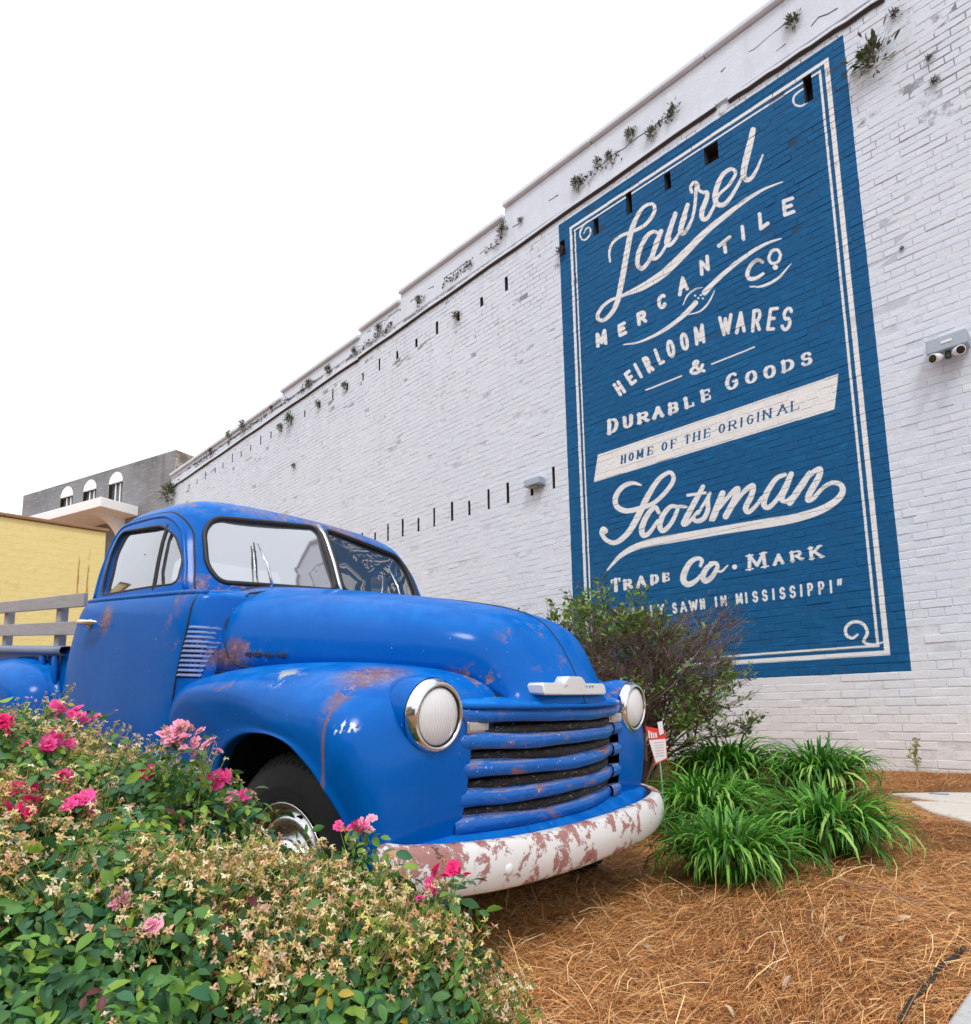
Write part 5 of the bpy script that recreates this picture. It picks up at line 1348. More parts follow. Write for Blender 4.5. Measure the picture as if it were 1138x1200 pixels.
def rotm(d, up, n):
    """n frames whose x axis is d and whose z axis leans to up"""
    d = d / np.linalg.norm(d, axis=1, keepdims=True); y = np.cross(up, d); ln = np.linalg.norm(y, axis=1, keepdims=True); y = np.where(ln > 1e-4, y / np.maximum(ln, 1e-4), np.array([[0, 1, 0]])); z = np.cross(d, y)
    return np.stack([d, y, z], -1)
def scatter(tv, tf, P_, Rm, sc, cols):
    """copies of a template placed in one vertex array"""
    n = len(P_); V = np.einsum('nij,vj->nvi', Rm, tv) * np.asarray(sc)[:, None, None] + P_[:, None]
    F = (tf[None] + (np.arange(n) * len(tv))[:, None, None]).reshape(-1, tf.shape[1])
    return V.reshape(-1, 3), F, np.repeat(cols, len(tv), 0)
def pick(cols, n, r, spread=.18):
    c = np.array(cols)[r.integers(0, len(cols), n)]; return np.clip(c * r.uniform(1 - spread, 1 + spread, (n, 1)), 0, 1)

# ---- rose bush
ROSE_G = [(.070, .20, .045), (.10, .27, .05), (.045, .15, .045), (.16, .34, .045), (.05, .19, .085), (.26, .42, .05), (.028, .10, .035), (.12, .27, .07)]
TAN = [(.86, .60, .32), (.92, .74, .46), (.74, .44, .20), (.95, .80, .58), (.92, .52, .36), (.62, .36, .14), (.80, .72, .28), (.70, .66, .20)]
def bush_top(x, y):
    """height of the crown above the datum of the ground; zero outside its outline"""
    h = np.interp(x, [-3.6, -2.6, -2.2, -1.8, -1.5, -1.25, -1.05, -.90, -.80], [.98, .95, .90, .78, .66, .56, .48, .36, .0])
    # outline: near side and truck side
    yn = np.interp(x, [-3.6, -1.3, -1.0, -.85], [-.65, -.25, .05, .45]); yf = np.interp(x, [-3.6, -2.4, -1.7, -1.25, -1.05, -.85], [.66, .80, .98, 1.16, 1.16, .95])
    u = (y - yn) / np.maximum(yf - yn, .01); e = np.clip(1 - np.abs(2 * u - 1) ** 4, 0, 1) ** .6
    bump_ = .05 * np.sin(9 * x + 3 * y) * np.cos(8 * y - 2 * x) + .03 * np.sin(21 * x) * np.sin(19 * y + 1)
    return np.where((u > 0) & (u < 1) & (x < -.83 - .13 * np.clip((y - .45) / .5, 0, 1)), h * (.45 + .55 * e) + bump_, 0)
rb = np.random.default_rng(21)
rose = empty('rose_bush', (-1.5, .5, .05)); tag(rose, 'wide rose bush with pink blooms and spent tan flower heads in front of the truck', 'rose bush')
rose_off = np.array([-1.5, .5, .05])
def canopy_points(n, depth, pw=1.6):
    out = []
    while sum(map(len, out)) < n:
        q = rb.uniform((-3.5, -.6), (-.78, 1.2), (n, 2)); h = bush_top(q[:, 0], q[:, 1]); ok = h > .15
        d = np.hypot(q[:, 0], q[:, 1]); ok &= rb.random(n) < np.clip((1.15 / d) ** pw, .05, 1)
        q = q[ok]; h = h[ok]; g = gz(q[:, 0], q[:, 1]); z = h - rb.random(len(q)) ** 1.5 * depth; z = np.maximum(z, g + .05)
        out.append(np.column_stack([q, z]))
    return np.concatenate(out)[:n]
def out_dir(P_, r, up=.8):
    """direction away from the heart of the bush at each point"""
    e = .04; gx = (bush_top(P_[:, 0] + e, P_[:, 1]) - bush_top(P_[:, 0] - e, P_[:, 1])) / (2 * e); gy = (bush_top(P_[:, 0], P_[:, 1] + e) - bush_top(P_[:, 0], P_[:, 1] - e)) / (2 * e)
    N = np.column_stack([-np.clip(gx, -1.5, 1.5), -np.clip(gy, -1.5, 1.5), np.full(len(P_), up)]); N += r.normal(0, .35, N.shape)
    return N / np.linalg.norm(N, axis=1, keepdims=True)
# compound leaves: five leaflets on a stalk; leaflet = folded blade
lv, lf = leaf_shape(1.0, .54, .34, .30)
def leaflets(n, r, P0, N):
    """n compound leaves -> arrays of leaflet positions, frames, scales"""
    a = r.uniform(0, 2 * np.pi, n); t = np.column_stack([np.cos(a), np.sin(a), r.normal(-.15, .3, n)]); t -= N * (t * N).sum(1, keepdims=True) * .6; t /= np.linalg.norm(t, axis=1, keepdims=True)
    side = np.cross(N, t); side /= np.linalg.norm(side, axis=1, keepdims=True); L = r.uniform(.055, .085, n)
    PS, DS, NS, SC, ID = [], [], [], [], []
    for f, s_, k_ in ((1.0, 0, 1.1), (.72, 1, .95), (.72, -1, .95), (.36, 1, .8), (.36, -1, .8)):
        d = t * (1.0 if s_ == 0 else .45) + side * s_ * .9; d = d + r.normal(0, .12, d.shape); d[:, 2] -= .12
        PS.append(P0 + t * (L * f)[:, None]); DS.append(d); NS.append(N + r.normal(0, .18, N.shape)); SC.append(L * .42 * k_ * np.repeat(r.uniform(.62, 1.25, n)[None], 1, 0)[0]); ID.append(np.arange(n))
    return [np.concatenate(x) for x in (PS, DS, NS, SC, ID)]
def skin_points(n, pw=1.2):
    """points in the outer shell of the bush on the side facing the camera viewpoint"""
    out = []
    while sum(map(len, out)) < n:
        q = rb.uniform((-3.0, -.6, .1), (-.78, 1.2, 1.0), (n * 6, 3)); h = bush_top(q[:, 0], q[:, 1]); ok = (h > .12) & (q[:, 2] < h) & (q[:, 2] > gz(q[:, 0], q[:, 1]) + .03)
        t = -q[:, :2]; d = np.linalg.norm(t, axis=1); t = t / d[:, None] * .05; ok &= q[:, 2] + .035 > bush_top(q[:, 0] + t[:, 0], q[:, 1] + t[:, 1]); ok &= rb.random(len(q)) < np.clip((1.1 / d) ** pw, .05, 1)
        out.append(q[ok])
    return np.concatenate(out)[:n]
nL = 8800
P0 = np.concatenate([canopy_points(6600, .34), skin_points(2200)]); N0 = out_dir(P0, rb); PS, DS, NS, SC, ID = leaflets(nL, rb, P0, N0)
base = pick(ROSE_G, nL, rb); red = rb.random(nL) < .018; base[red] = (.16, .04, .045); yl = rb.random(nL) < .012; base[yl] = (.55, .42, .05)
cols = base[ID] * rb.uniform(.85, 1.15, (len(ID), 1))
# the largest-looking 300 leaflets are parts of their own
dd = np.linalg.norm(PS - np.array(VIEWPOINT), axis=1); dirn = (PS - np.array(VIEWPOINT)); vis_ = (dirn @ np.array(FWD) > .3)
fx = 569 + 780 * (dirn @ np.array(RIGHT)) / (dirn @ np.array(FWD)); fy = 720.9 - 780 * (dirn @ np.array(UP)) / (dirn @ np.array(FWD))
topness = PS[:, 2] - bush_top(PS[:, 0], PS[:, 1])
score = SC / dd * (vis_ & (fx > 5) & (fx < 600) & (fy < 1190) & (topness > -.07) & (dd > .85)); order = np.argsort(-score)[:290]; solo = np.zeros(len(SC), bool); solo[order] = True
Rm = rotm(DS, NS, len(DS))
V, F, C_ = scatter(lv, lf, PS[~solo], Rm[~solo], SC[~solo], cols[~solo]); fo = fast('foliage', V - rose_off, F, M_LEAF, rose, smooth=True, col=C_); tag(fo, kind='stuff')
LMESH = []
for c_ in ROSE_G + [(.16, .04, .045)]:
    me = bpy.data.meshes.new('leaf'); me.from_pydata([tuple(v) for v in lv], [], [tuple(f) for f in lf]); a_ = me.color_attributes.new('tint', 'FLOAT_COLOR', 'POINT'); a_.data.foreach_set('color', np.tile(np.array((*c_, 1), np.float32), len(lv)))
    for p_ in me.polygons: p_.use_smooth = True
    me.materials.append(M_LEAF); LMESH.append(me)
def place(me, name, parent, pos_, Rr, sc):
    o = bpy.data.objects.new(name, me); COL.objects.link(o); o.parent = parent
    m_ = Matrix([[Rr[i][j] * sc for j in range(3)] + [pos_[i]] for i in range(3)] + [[0, 0, 0, 1]]); o.matrix_local = m_; return o
for i in np.nonzero(solo)[0]: place(LMESH[int(rb.integers(len(ROSE_G))) if rb.random() > .03 else -1], 'leaf', rose, PS[i] - rose_off, Rm[i], float(SC[i]))

# spent flower heads: a little hip with five papery sepals on a yellow-green stalk
def spent_template():
    V = []; F = []
    for q in range(5):
        a = q * 1.2566; ca, sa = math.cos(a), math.sin(a); b = len(V); up = .25 if q % 2 else .05
        for t, w in ((0.08, .10), (.5, .24), (1.0, .02)):
            for s_ in (-1, 1): V.append((ca * t - sa * w * s_, sa * t + ca * w * s_, .45 * t * (1 - t) * 2 + up * t * t - .35 * t * t * (q % 3 == 0)))
        F += [(b, b + 1, b + 3, b + 2), (b + 2, b + 3, b + 5, b + 4)]
    return np.array(V, np.float32), np.array(F)
def hip_template():
    V = []; F = []
    for i, (z, r_) in enumerate(((.12, .0), (.10, .16), (-.05, .20), (-.25, .13), (-.32, .0))):
        for q in range(5): V.append((r_ * math.cos(q * 1.2566), r_ * math.sin(q * 1.2566), z))
    for i in range(4):
        for q in range(5): F.append((i * 5 + q, i * 5 + (q + 1) % 5, (i + 1) * 5 + (q + 1) % 5, (i + 1) * 5 + q))
    return np.array(V, np.float32), np.array(F)
hv, hf = hip_template(); sv0, sf = spent_template()
SVAR = []
for q in range(6):                                         # six differently withered heads
    r_ = np.random.default_rng(300 + q); w = sv0.copy().reshape(5, 6, 3); w *= r_.uniform(.55, 1.2, (5, 1, 1)); w[:, :, 2] += r_.normal(.05, .28, (5, 1)) * np.array([[.08, .08, .5, .5, 1, 1]]) ; w += r_.normal(0, .05, w.shape); SVAR.append(w.reshape(-1, 3).astype(np.float32))
CP = np.concatenate([canopy_points(2500, .045, 1.7), skin_points(1300)]); nC = len(CP); cn = .5 + .5 * np.sin(7.1 * CP[:, 0] + 1.2) * np.sin(6.3 * CP[:, 1] + .4) + .25 * np.sin(15 * CP[:, 0] - 9 * CP[:, 1]) + rb.normal(0, .14, nC)
CP = CP[cn > np.where(np.arange(nC) < 2500, .56, .46)]; nC = len(CP)
CN = out_dir(CP, rb, 1.1); HP, HN, HS_, ST = [], [], [], []
for i in range(nC):
    m_ = rb.integers(4, 9); CP[i] += CN[i] * rb.uniform(-.01, .035); root_ = CP[i] - CN[i] * .07
    for q in range(m_):
        off = rb.normal(0, .017, 3); tip = CP[i] + CN[i] * rb.uniform(.0, .03) + off
        HP.append(tip); HN.append(CN[i] * .7 + off * 30 + rb.normal(0, .55, 3)); HS_.append(rb.uniform(.0065, .0115)); ST.append((root_ + off * .25, tip))
HP, HN, HS_ = map(np.array, (HP, HN, HS_)); a = rb.normal(0, 1, HN.shape); RH = rotm(np.cross(HN, a), HN, len(HN))
hc_ = pick(TAN, len(HP), rb, .25); var_ = rb.integers(0, 6, len(HP))
dist = np.linalg.norm(HP - np.array(VIEWPOINT), axis=1); so = np.argsort(dist)[:285]; hs = np.zeros(len(HP), bool); hs[so] = True
VV, FF, CC, nb = [], [], [], 0
for q in range(6):
    m_ = (~hs) & (var_ == q); V, F, C_ = scatter(SVAR[q], sf, HP[m_], RH[m_], HS_[m_], hc_[m_]); VV.append(V); FF.append(F + nb); CC.append(C_); nb += len(V)
m_ = ~hs; V, F, C_ = scatter(hv, hf, HP[m_], RH[m_], HS_[m_] * .95, pick([(.22, .12, .06), (.42, .40, .12), (.50, .36, .14), (.33, .20, .09)], int(m_.sum()), rb)); VV.append(V); FF.append(F + nb); CC.append(C_)
o = fast('spent_flowers', np.concatenate(VV) - rose_off, np.concatenate(FF), M_PETAL, rose, col=np.concatenate(CC)); tag(o, kind='stuff')
SM = []
for q in range(12):
    c_ = TAN[q % 7]; sv = SVAR[q % 6]; me = bpy.data.meshes.new('spent_flower'); me.from_pydata([tuple(v) for v in sv] + [tuple(v) for v in hv], [], [tuple(f) for f in sf] + [tuple(f + len(sv)) for f in hf])
    a_ = me.color_attributes.new('tint', 'FLOAT_COLOR', 'POINT'); cc = np.ones((len(sv) + len(hv), 4), np.float32); cc[:len(sv), :3] = c_; cc[len(sv):, :3] = (.24, .13, .06); a_.data.foreach_set('color', cc.ravel()); me.materials.append(M_PETAL); SM.append(me)
for i in so: place(SM[int(rb.integers(len(SM)))], 'spent_flower', rose, HP[i] - rose_off, RH[i], float(HS_[i]))
def sticks(name, segs, r0, r1, mat, parent, off, cols, kind='stuff'):
    """thin three-sided stalks"""
    A = np.array([s_[0] for s_ in segs]); Bq = np.array([s_[1] for s_ in segs]); n = len(A); d = Bq - A; Rq = rotm(d + 1e-6, np.tile([.3, .9, .2], (n, 1)), n)
    r0 = np.broadcast_to(r0, n); r1 = np.broadcast_to(r1, n); V = np.empty((n, 6, 3), np.float32)
    for q in range(3):
        a = q * 2.0944; o_ = Rq[:, :, 1] * math.cos(a) + Rq[:, :, 2] * math.sin(a); V[:, q] = A + o_ * r0[:, None]; V[:, 3 + q] = Bq + o_ * r1[:, None]
    F = np.array([(0, 1, 4, 3), (1, 2, 5, 4), (2, 0, 3, 5)]); F = (F[None] + (np.arange(n) * 6)[:, None, None]).reshape(-1, 4)
    o = fast(name, V.reshape(-1, 3) - off, F, mat, parent, smooth=True, col=np.repeat(cols, 6, 0)); tag(o, kind=kind); return o
segs = ST; cst = pick([(.30, .36, .06), (.42, .42, .10), (.20, .26, .06)], len(segs), rb)
main_ = []
for i in range(900):
    p_ = canopy_points(1, .1)[0] if i < 1 else PS[int(rb.integers(len(PS)))]; g_ = float(gz(p_[0], p_[1])); b_ = np.array([p_[0] * .8 - .3 + rb.normal(0, .1), .42 + (p_[1] - .42) * .35, g_]); mid = (p_ + b_) / 2 + rb.normal(0, .05, 3) + [0, 0, .08]; main_ += [(b_, mid), (mid, p_)]
sticks('stems', segs + main_, np.r_[np.full(len(segs), .0011), np.full(len(main_), .0028)], np.r_[np.full(len(segs), .0009), np.full(len(main_), .0018)], M_STEM, rose, rose_off, np.concatenate([cst, pick([(.10, .09, .04), (.16, .10, .06), (.12, .16, .05)], len(main_), rb)]))

# pink blooms, double and ruffled
def bloom_mesh(seed, c0, c1, npet=15):
    r = np.random.default_rng(seed); V = []; F = []; C = []
    for q in range(npet):
        lay = q / npet; a = q * 2.39996; ca, sa = math.cos(a), math.sin(a); tilt = 1.15 - 1.0 * lay; L = .35 + .65 * lay; b = len(V)
        for i, (t, w) in enumerate(((0, .10), (.45, .42), (.85, .55), (1.0, .36))):
            rr_ = t * L * math.cos(tilt); zz = t * L * math.sin(tilt) * .8 - .22 * lay * t * t + .12 * (1 - lay)
            for s_ in (-1, 0, 1):
                V.append((ca * rr_ - sa * w * s_ * L * .9, sa * rr_ + ca * w * s_ * L * .9, zz + .06 * abs(s_) + r.normal(0, .035)))
                m_ = min(1, t * .9 + r.uniform(-.15, .15)); C.append([c0[k] + (c1[k] - c0[k]) * max(0, m_) for k in range(3)])
        for i in range(3):
            for s_ in range(2): F.append((b + i * 3 + s_, b + i * 3 + s_ + 1, b + i * 3 + s_ + 4, b + i * 3 + s_ + 3))
    me = bpy.data.meshes.new('bloom'); me.from_pydata(V, [], F); a_ = me.color_attributes.new('tint', 'FLOAT_COLOR', 'POINT'); cc = np.ones((len(V), 4), np.float32); cc[:, :3] = C; a_.data.foreach_set('color', cc.ravel())
    for p_ in me.polygons: p_.use_smooth = True
    me.materials.append(M_PETAL); return me
HOT = [bloom_mesh(i, (.92, .30, .58), (.93, .028, .33)) for i in range(3)]; HOT2 = [bloom_mesh(9 + i, (.90, .06, .32), (.90, .010, .20)) for i in range(2)]; PALE = [bloom_mesh(20 + i, (.95, .62, .55), (.96, .42, .66)) for i in range(3)]
def point_on(px_, py_, dist_):  # image pixel cast from the camera viewpoint to a given distance
    d = np.array(FWD) + np.array(RIGHT) * (px_ - 569) / 780 - np.array(UP) * (py_ - 720.9) / 780; return np.array(VIEWPOINT) + d / np.linalg.norm(d) * dist_
# clusters: image pixel and distance, cast onto the crown each one grows from
def on_crown(px_, py_, d0, lift=.03):
    """walk from the camera viewpoint along an image pixel ray until it meets the crown of the bush"""
    for d in np.arange(.75, d0 + .5, .015):
        p_ = point_on(px_, py_, d)
        if p_[2] < float(bush_top(p_[0], p_[1])) + lift: return p_
    return point_on(px_, py_, d0)
CL = [((86, 836, 2.0), 15, .050, HOT), ((60, 868, 1.9), 8, .030, HOT), ((12, 846, 2.0), 8, .028, HOT2), ((212, 856, 1.8), 11, .034, PALE), ((240, 880, 1.75), 8, .030, PALE), ((196, 868, 1.8), 5, .02, PALE),
      ((248, 916, 1.62), 10, .028, HOT), ((280, 932, 1.55), 5, .020, HOT), ((182, 904, 1.7), 4, .012, HOT2), ((92, 943, 1.5), 11, .028, HOT), ((25, 945, 1.45), 7, .022, HOT2), ((44, 876, 1.8), 6, .02, HOT),
      ((72, 912, 1.6), 6, .02, HOT), ((38, 922, 1.6), 4, .016, HOT2), ((413, 970, 1.66), 5, .018, HOT), ((525, 1026, 1.50), 6, .024, HOT2), ((506, 1046, 1.48), 4, .02, HOT), ((140, 1055, 1.12), 6, .014, PALE), ((428, 966, 1.67), 4, .014, PALE), ((180, 1085, 1.0), 4, .01, PALE), ((268, 940, 1.6), 4, .02, PALE)]
stalks = []; LP_, LN_ = [], []
for q0, m_, sp_, pal in CL:
    c_ = on_crown(*q0); far_ = np.linalg.norm(c_ - np.array(VIEWPOINT)); top_ = float(bush_top(c_[0], c_[1])); hang = max(.10, c_[2] - top_ + .08)
    base_ = c_ + np.array([rb.normal(0, .03), rb.normal(0, .03), -hang])
    stalks.append((base_, c_ - np.array([0, 0, .02])))
    for q in range(int(hang / .012)):                      # leaves and withered heads up the stalk
        t_ = rb.random() ** .8; LP_.append(base_ + (c_ - base_) * t_ * .85 + rb.normal(0, .025, 3)); LN_.append([rb.normal(0, .4), -.3 + rb.normal(0, .4), .8])
    for q in range(m_):
        p_ = c_ + rb.normal(0, sp_ * .7, 3) * [1, 1, .6]; n_ = np.array([[.25, -.55, .75]]) + rb.normal(0, .5, (1, 3)); n_ /= np.linalg.norm(n_)
        Rr = rotm(np.cross(n_, rb.normal(0, 1, (1, 3))), n_, 1)[0]; place(random.choice(pal), 'bloom', rose, p_ - rose_off, Rr, float(rb.uniform(.013, .021)) * min(1.15, .35 + far_ * .42))
        stalks.append((c_ - np.array([0, 0, .045]) + rb.normal(0, .006, 3), p_))
    for q in range(rb.integers(3, 8)):
        p_ = c_ + rb.normal(0, sp_ * .9, 3) + [0, 0, -.01]; n_ = rb.normal(0, 1, (1, 3)); place(random.choice(SM), 'spent_flower', rose, p_ - rose_off, rotm(n_, rb.normal(0, 1, (1, 3)), 1)[0], .010); stalks.append((c_ - np.array([0, 0, .05]), p_))
LP_, LN_ = np.array(LP_), np.array(LN_); LN_ /= np.linalg.norm(LN_, axis=1, keepdims=True)
PS2, DS2, NS2, SC2, ID2 = leaflets(len(LP_), rb, LP_, LN_); V, F, C_ = scatter(lv, lf, PS2, rotm(DS2, NS2, len(DS2)), SC2, pick(ROSE_G, len(PS2), rb)); tag(fast('upper_leaves', V - rose_off, F, M_LEAF, rose, smooth=True, col=C_), kind='stuff')
sticks('bloom_stalks', stalks, .0015, .0010, M_STEM, rose, rose_off, pick([(.22, .33, .07), (.30, .36, .10)], len(stalks), rb), kind='stuff')

# ---- grass-like clumps by the bumper
BG = [(.048, .19, .018), (.085, .28, .025), (.030, .13, .015), (.16, .42, .045), (.34, .58, .12)]
def blade_mesh(seed, bend, c_, twist=.0):
    r = np.random.default_rng(seed); V = []; F = []; n = 7
    x = z = 0; a = 1.50; 
    for i in range(n + 1):
        t = i / n; w = .0195 * (1 - t ** 4) * (.55 + .6 * t) * (1 if t > 0 else .6) + .0004
        V += [(x, -w, z + w * .35), (x, 0, z), (x, w, z + w * .35)]
        a = 1.50 - bend * (t + .06) ** 2.1; x += math.cos(a) / n; z += math.sin(a) / n
    for i in range(n):
        for j in range(2): F.append((i * 3 + j, i * 3 + j + 1, i * 3 + j + 4, i * 3 + j + 3))
    me = bpy.data.meshes.new('blade'); me.from_pydata(V, [], F); a_ = me.color_attributes.new('tint', 'FLOAT_COLOR', 'POINT'); cc = np.ones((len(V), 4), np.float32)
    for i in range(len(V)): cc[i, :3] = [q * (.75 + .55 * (i // 3) / n) for q in c_]
    a_.data.foreach_set('color', cc.ravel())
    for p_ in me.polygons: p_.use_smooth = True
    me.materials.append(M_LEAF); return me
BL = [blade_mesh(i, [1.6, 2.2, 2.7, 3.2, 3.7][i % 5], BG[(i * 3) % 5 if i % 4 else 0]) for i in range(15)]
BD = [blade_mesh(40 + i, 2.9, (.45, .33, .16)) for i in range(2)]
CLUMP = [(-1.46, 2.95, .43, .14, 'round dark green grass clump nearest the white bumper and the street'), (-1.22, 3.52, .46, .14, 'arching green grass clump on the side away from the truck, nearest the concrete slabs'),
         (-1.62, 4.65, .50, .12, 'upright green grass clump at the back beside the concrete slab'), (-2.25, 4.62, .56, .16, 'green grass clump at the back between the bare shrub and other clumps'), (-1.93, 3.70, .48, .15, 'green grass clump just behind the small red and white stake sign')]
def blade_arrays(n, L, rad, r):
    VV = []
    tv = [np.array([v.co[:] for v in m_.vertices]) for m_ in BL]; tc = [np.array([c_.color[:3] for c_ in m_.color_attributes['tint'].data]) for m_ in BL]; tf = np.array([p_.vertices[:] for p_ in BL[0].polygons]); V, F, C_ = [], [], []; nb = 0
    for q in range(n):
        k_ = int(r.integers(15)); a = r.uniform(0, 2 * math.pi); rr_ = rad * math.sqrt(r.random()); sc = L * r.uniform(.55, 1.0)
        m_ = Matrix.Translation((rr_ * math.cos(a), rr_ * math.sin(a), -.01)) @ Matrix.Rotation(a + r.normal(0, .6), 4, 'Z') @ Matrix.Rotation(r.normal(0, .25) + .05 + rr_ * 1.2, 4, 'Y') @ Matrix.Scale(sc, 4)
        M3 = np.array(m_)[:3]; V.append(tv[k_] @ M3[:, :3].T + M3[:, 3]); C_.append(tc[k_] * .85); F.append(tf + nb); nb += len(tv[k_])
    return np.concatenate(V), np.concatenate(F), np.concatenate(C_)
for (x, y, L, rad, lab) in CLUMP:
    t = empty('grass_clump', (x, y, float(gz(x, y)))); tag(t, lab, 'grass clump', 'green grass clumps on the straw bed')
    V, F, C_ = blade_arrays(420, L, rad, rb); tag(fast('inner_blades', V, F, M_LEAF, t, smooth=True, col=C_), kind='stuff')
    for q in range(270):
        a = rb.uniform(0, 2 * math.pi); r_ = rad * math.sqrt(rb.random()); lean = rb.normal(0, .20) + .08 + r_ * 1.5
        dead = rb.random() < .05
        me = BD[int(rb.integers(2))] if dead else BL[int(rb.integers(15))]; a2 = a + rb.normal(0, .5); sc = L * rb.uniform(.62, 1.12) * (.8 if dead else 1)
        o = bpy.data.objects.new('blade', me); COL.objects.link(o); o.parent = t
        o.location = (r_ * math.cos(a), r_ * math.sin(a), -.01); o.rotation_euler = (rb.normal(0, .18), lean, a2); o.scale = (sc * 1.0, sc * rb.uniform(.8, 1.25), sc)

# ---- half-bare shrub against the wall
def shrub(name, base_, label, cat, H, spread, ntip, leaf_rule, seed, twigc, leafc, leafn, leafL=.028, group=None, lean=(0, 0)):
    r = np.random.default_rng(seed); base_ = np.array(base_); segs = []; rad = []; tips = []
    def grow(p, d, L, rd_, lv_):
        nseg = 3; q = p
        for i in range(nseg):
            d = d + r.normal(0, .14, 3) + np.array([0, 0, .04]); d = d / np.linalg.norm(d); e = q + d * L / nseg; segs.append((q, e)); rad.append((rd_ * (1 - .25 * i / nseg), rd_ * (1 - .25 * (i + 1) / nseg))); q = e
            if lv_ < 5 and (i > 0 or lv_ == 0):
                for _ in range(1 if lv_ < 2 else r.integers(1, 4)):
                    dn = d + r.normal(0, .46, 3); dn[2] = abs(dn[2]) * .7 + .05; grow(q, dn / np.linalg.norm(dn), L * r.uniform(.5, .75), rd_ * .58, lv_ + 1)
        tips.append((q, d))
        return
    for s_ in range(ntip):
        a = r.uniform(0, 2 * math.pi); d = np.array([math.cos(a) * spread[0] + lean[0], math.sin(a) * spread[1] + lean[1], r.uniform(.7, 1.1)]); grow(base_ + [math.cos(a) * .06, math.sin(a) * .06, 0], d / np.linalg.norm(d), H * r.uniform(.40, .56), .013, 0)
    t = empty(name, tuple(base_)); tag(t, label, cat, group)
    rd = np.array(rad); o = sticks('branches', segs, rd[:, 0], np.maximum(rd[:, 1], .0012), M_STEM, t, base_, pick(twigc, len(segs), r))
    tp = np.array([q for q, _ in tips]); td = np.array([d for _, d in tips]); keep = leaf_rule(tp - base_, r)
    tp, td = tp[keep], td[keep]
    if len(tp):
        idx = r.integers(0, len(tp), leafn); Pq = tp[idx] - td[idx] * r.uniform(0, .09, (leafn, 1)) + r.normal(0, .012, (leafn, 3)); D_ = td[idx] * .6 + r.normal(0, .6, (leafn, 3)); Nn = np.tile([0, 0, 1.0], (leafn, 1)) + r.normal(0, .5, (leafn, 3))
        v, f = leaf_shape(1, .45, .25, .15); V, F, C_ = scatter(v, f, Pq, rotm(D_, Nn, leafn), r.uniform(.7, 1.25, leafn) * leafL, pick(leafc, leafn, r)); tag(fast('leaves', V - base_, F, M_LEAF, t, smooth=True, col=C_), kind='stuff')
    return t
GR = [(.09, .23, .04), (.18, .38, .05), (.045, .11, .04), (.25, .30, .04), (.16, .27, .05)]
TW = [(.17, .11, .085), (.24, .165, .13), (.12, .08, .065), (.34, .26, .22), (.20, .12, .11)]
shrub('shrub', (-2.80, 4.35, float(gz(-2.80, 4.35))), 'half bare brown shrub with a few green leaves behind the headlight', 'shrub', 1.22, (.24, .28), 40,
      lambda q, r: ((q[:, 2] > 1.12) & (q[:, 0] < .4) & (r.random(len(q)) < .9)) | ((q[:, 0] > .30) & (q[:, 2] < .85) & (r.random(len(q)) < .35)) | (r.random(len(q)) < .03), 5, TW, GR, 3800, .046, lean=(.02, 0))
shrub('shrub', (-3.02, 4.50, float(gz(-3.02, 4.50))), 'green leafy shrub rising just behind the bonnet of the truck', 'shrub', 1.40, (.10, .12), 5,
      lambda q, r: q[:, 2] > .9, 11, TW, GR, 1500, .046)
# growth in the truck bed and just behind it
shrub('bed_plant', (-5.4, 3.2, .45), 'green and brown growth seen through the stake side of the truck bed', 'plant', .95, (1.0, .9), 9, lambda q, r: q[:, 2] > .3, 31, TW, GR, 1600, .035)
shrub('bed_plant', (-4.35, 1.75, .80), 'dark reddish dry plant between the cab and the stake boards', 'plant', .42, (.7, .5), 6, lambda q, r: r.random(len(q)) < .8, 33, [(.10, .06, .05)], [(.06, .05, .04), (.22, .07, .05), (.08, .12, .04)], 500, .03)

# ---- weeds rooted in the wall
def weed_meshes():
    out = []
    for s_ in range(5):
        r = np.random.default_rng(60 + s_); n = 150 if s_ < 3 else 110; Pq = r.normal(0, 1, (n, 3)) * [.42, .28, .5] + [0, -.45, .15]; D_ = Pq - np.array([0, 0, -.3]) + r.normal(0, .3, (n, 3)); v, f = leaf_shape(1, .34, .2, .25)
        pal = [(.05, .09, .035), (.085, .13, .045), (.13, .15, .06), (.16, .11, .08)] if s_ < 3 else [(.13, .075, .075), (.09, .06, .055), (.07, .08, .04)]
        V, F, C_ = scatter(v, f, Pq * .5, rotm(D_, np.tile([0, -.5, 1.0], (n, 1)) + r.normal(0, .4, (n, 3)), n), r.uniform(.18, .34, n), pick(pal, n, r))
        me = bpy.data.meshes.new('weed_leaves'); me.from_pydata([tuple(q) for q in V], [], [tuple(q) for q in F]); a_ = me.color_attributes.new('tint', 'FLOAT_COLOR', 'POINT'); cc = np.ones((len(V), 4), np.float32); cc[:, :3] = C_; a_.data.foreach_set('color', cc.ravel()); me.materials.append(M_LEAF); out.append(me)
    return out
WM = weed_meshes()
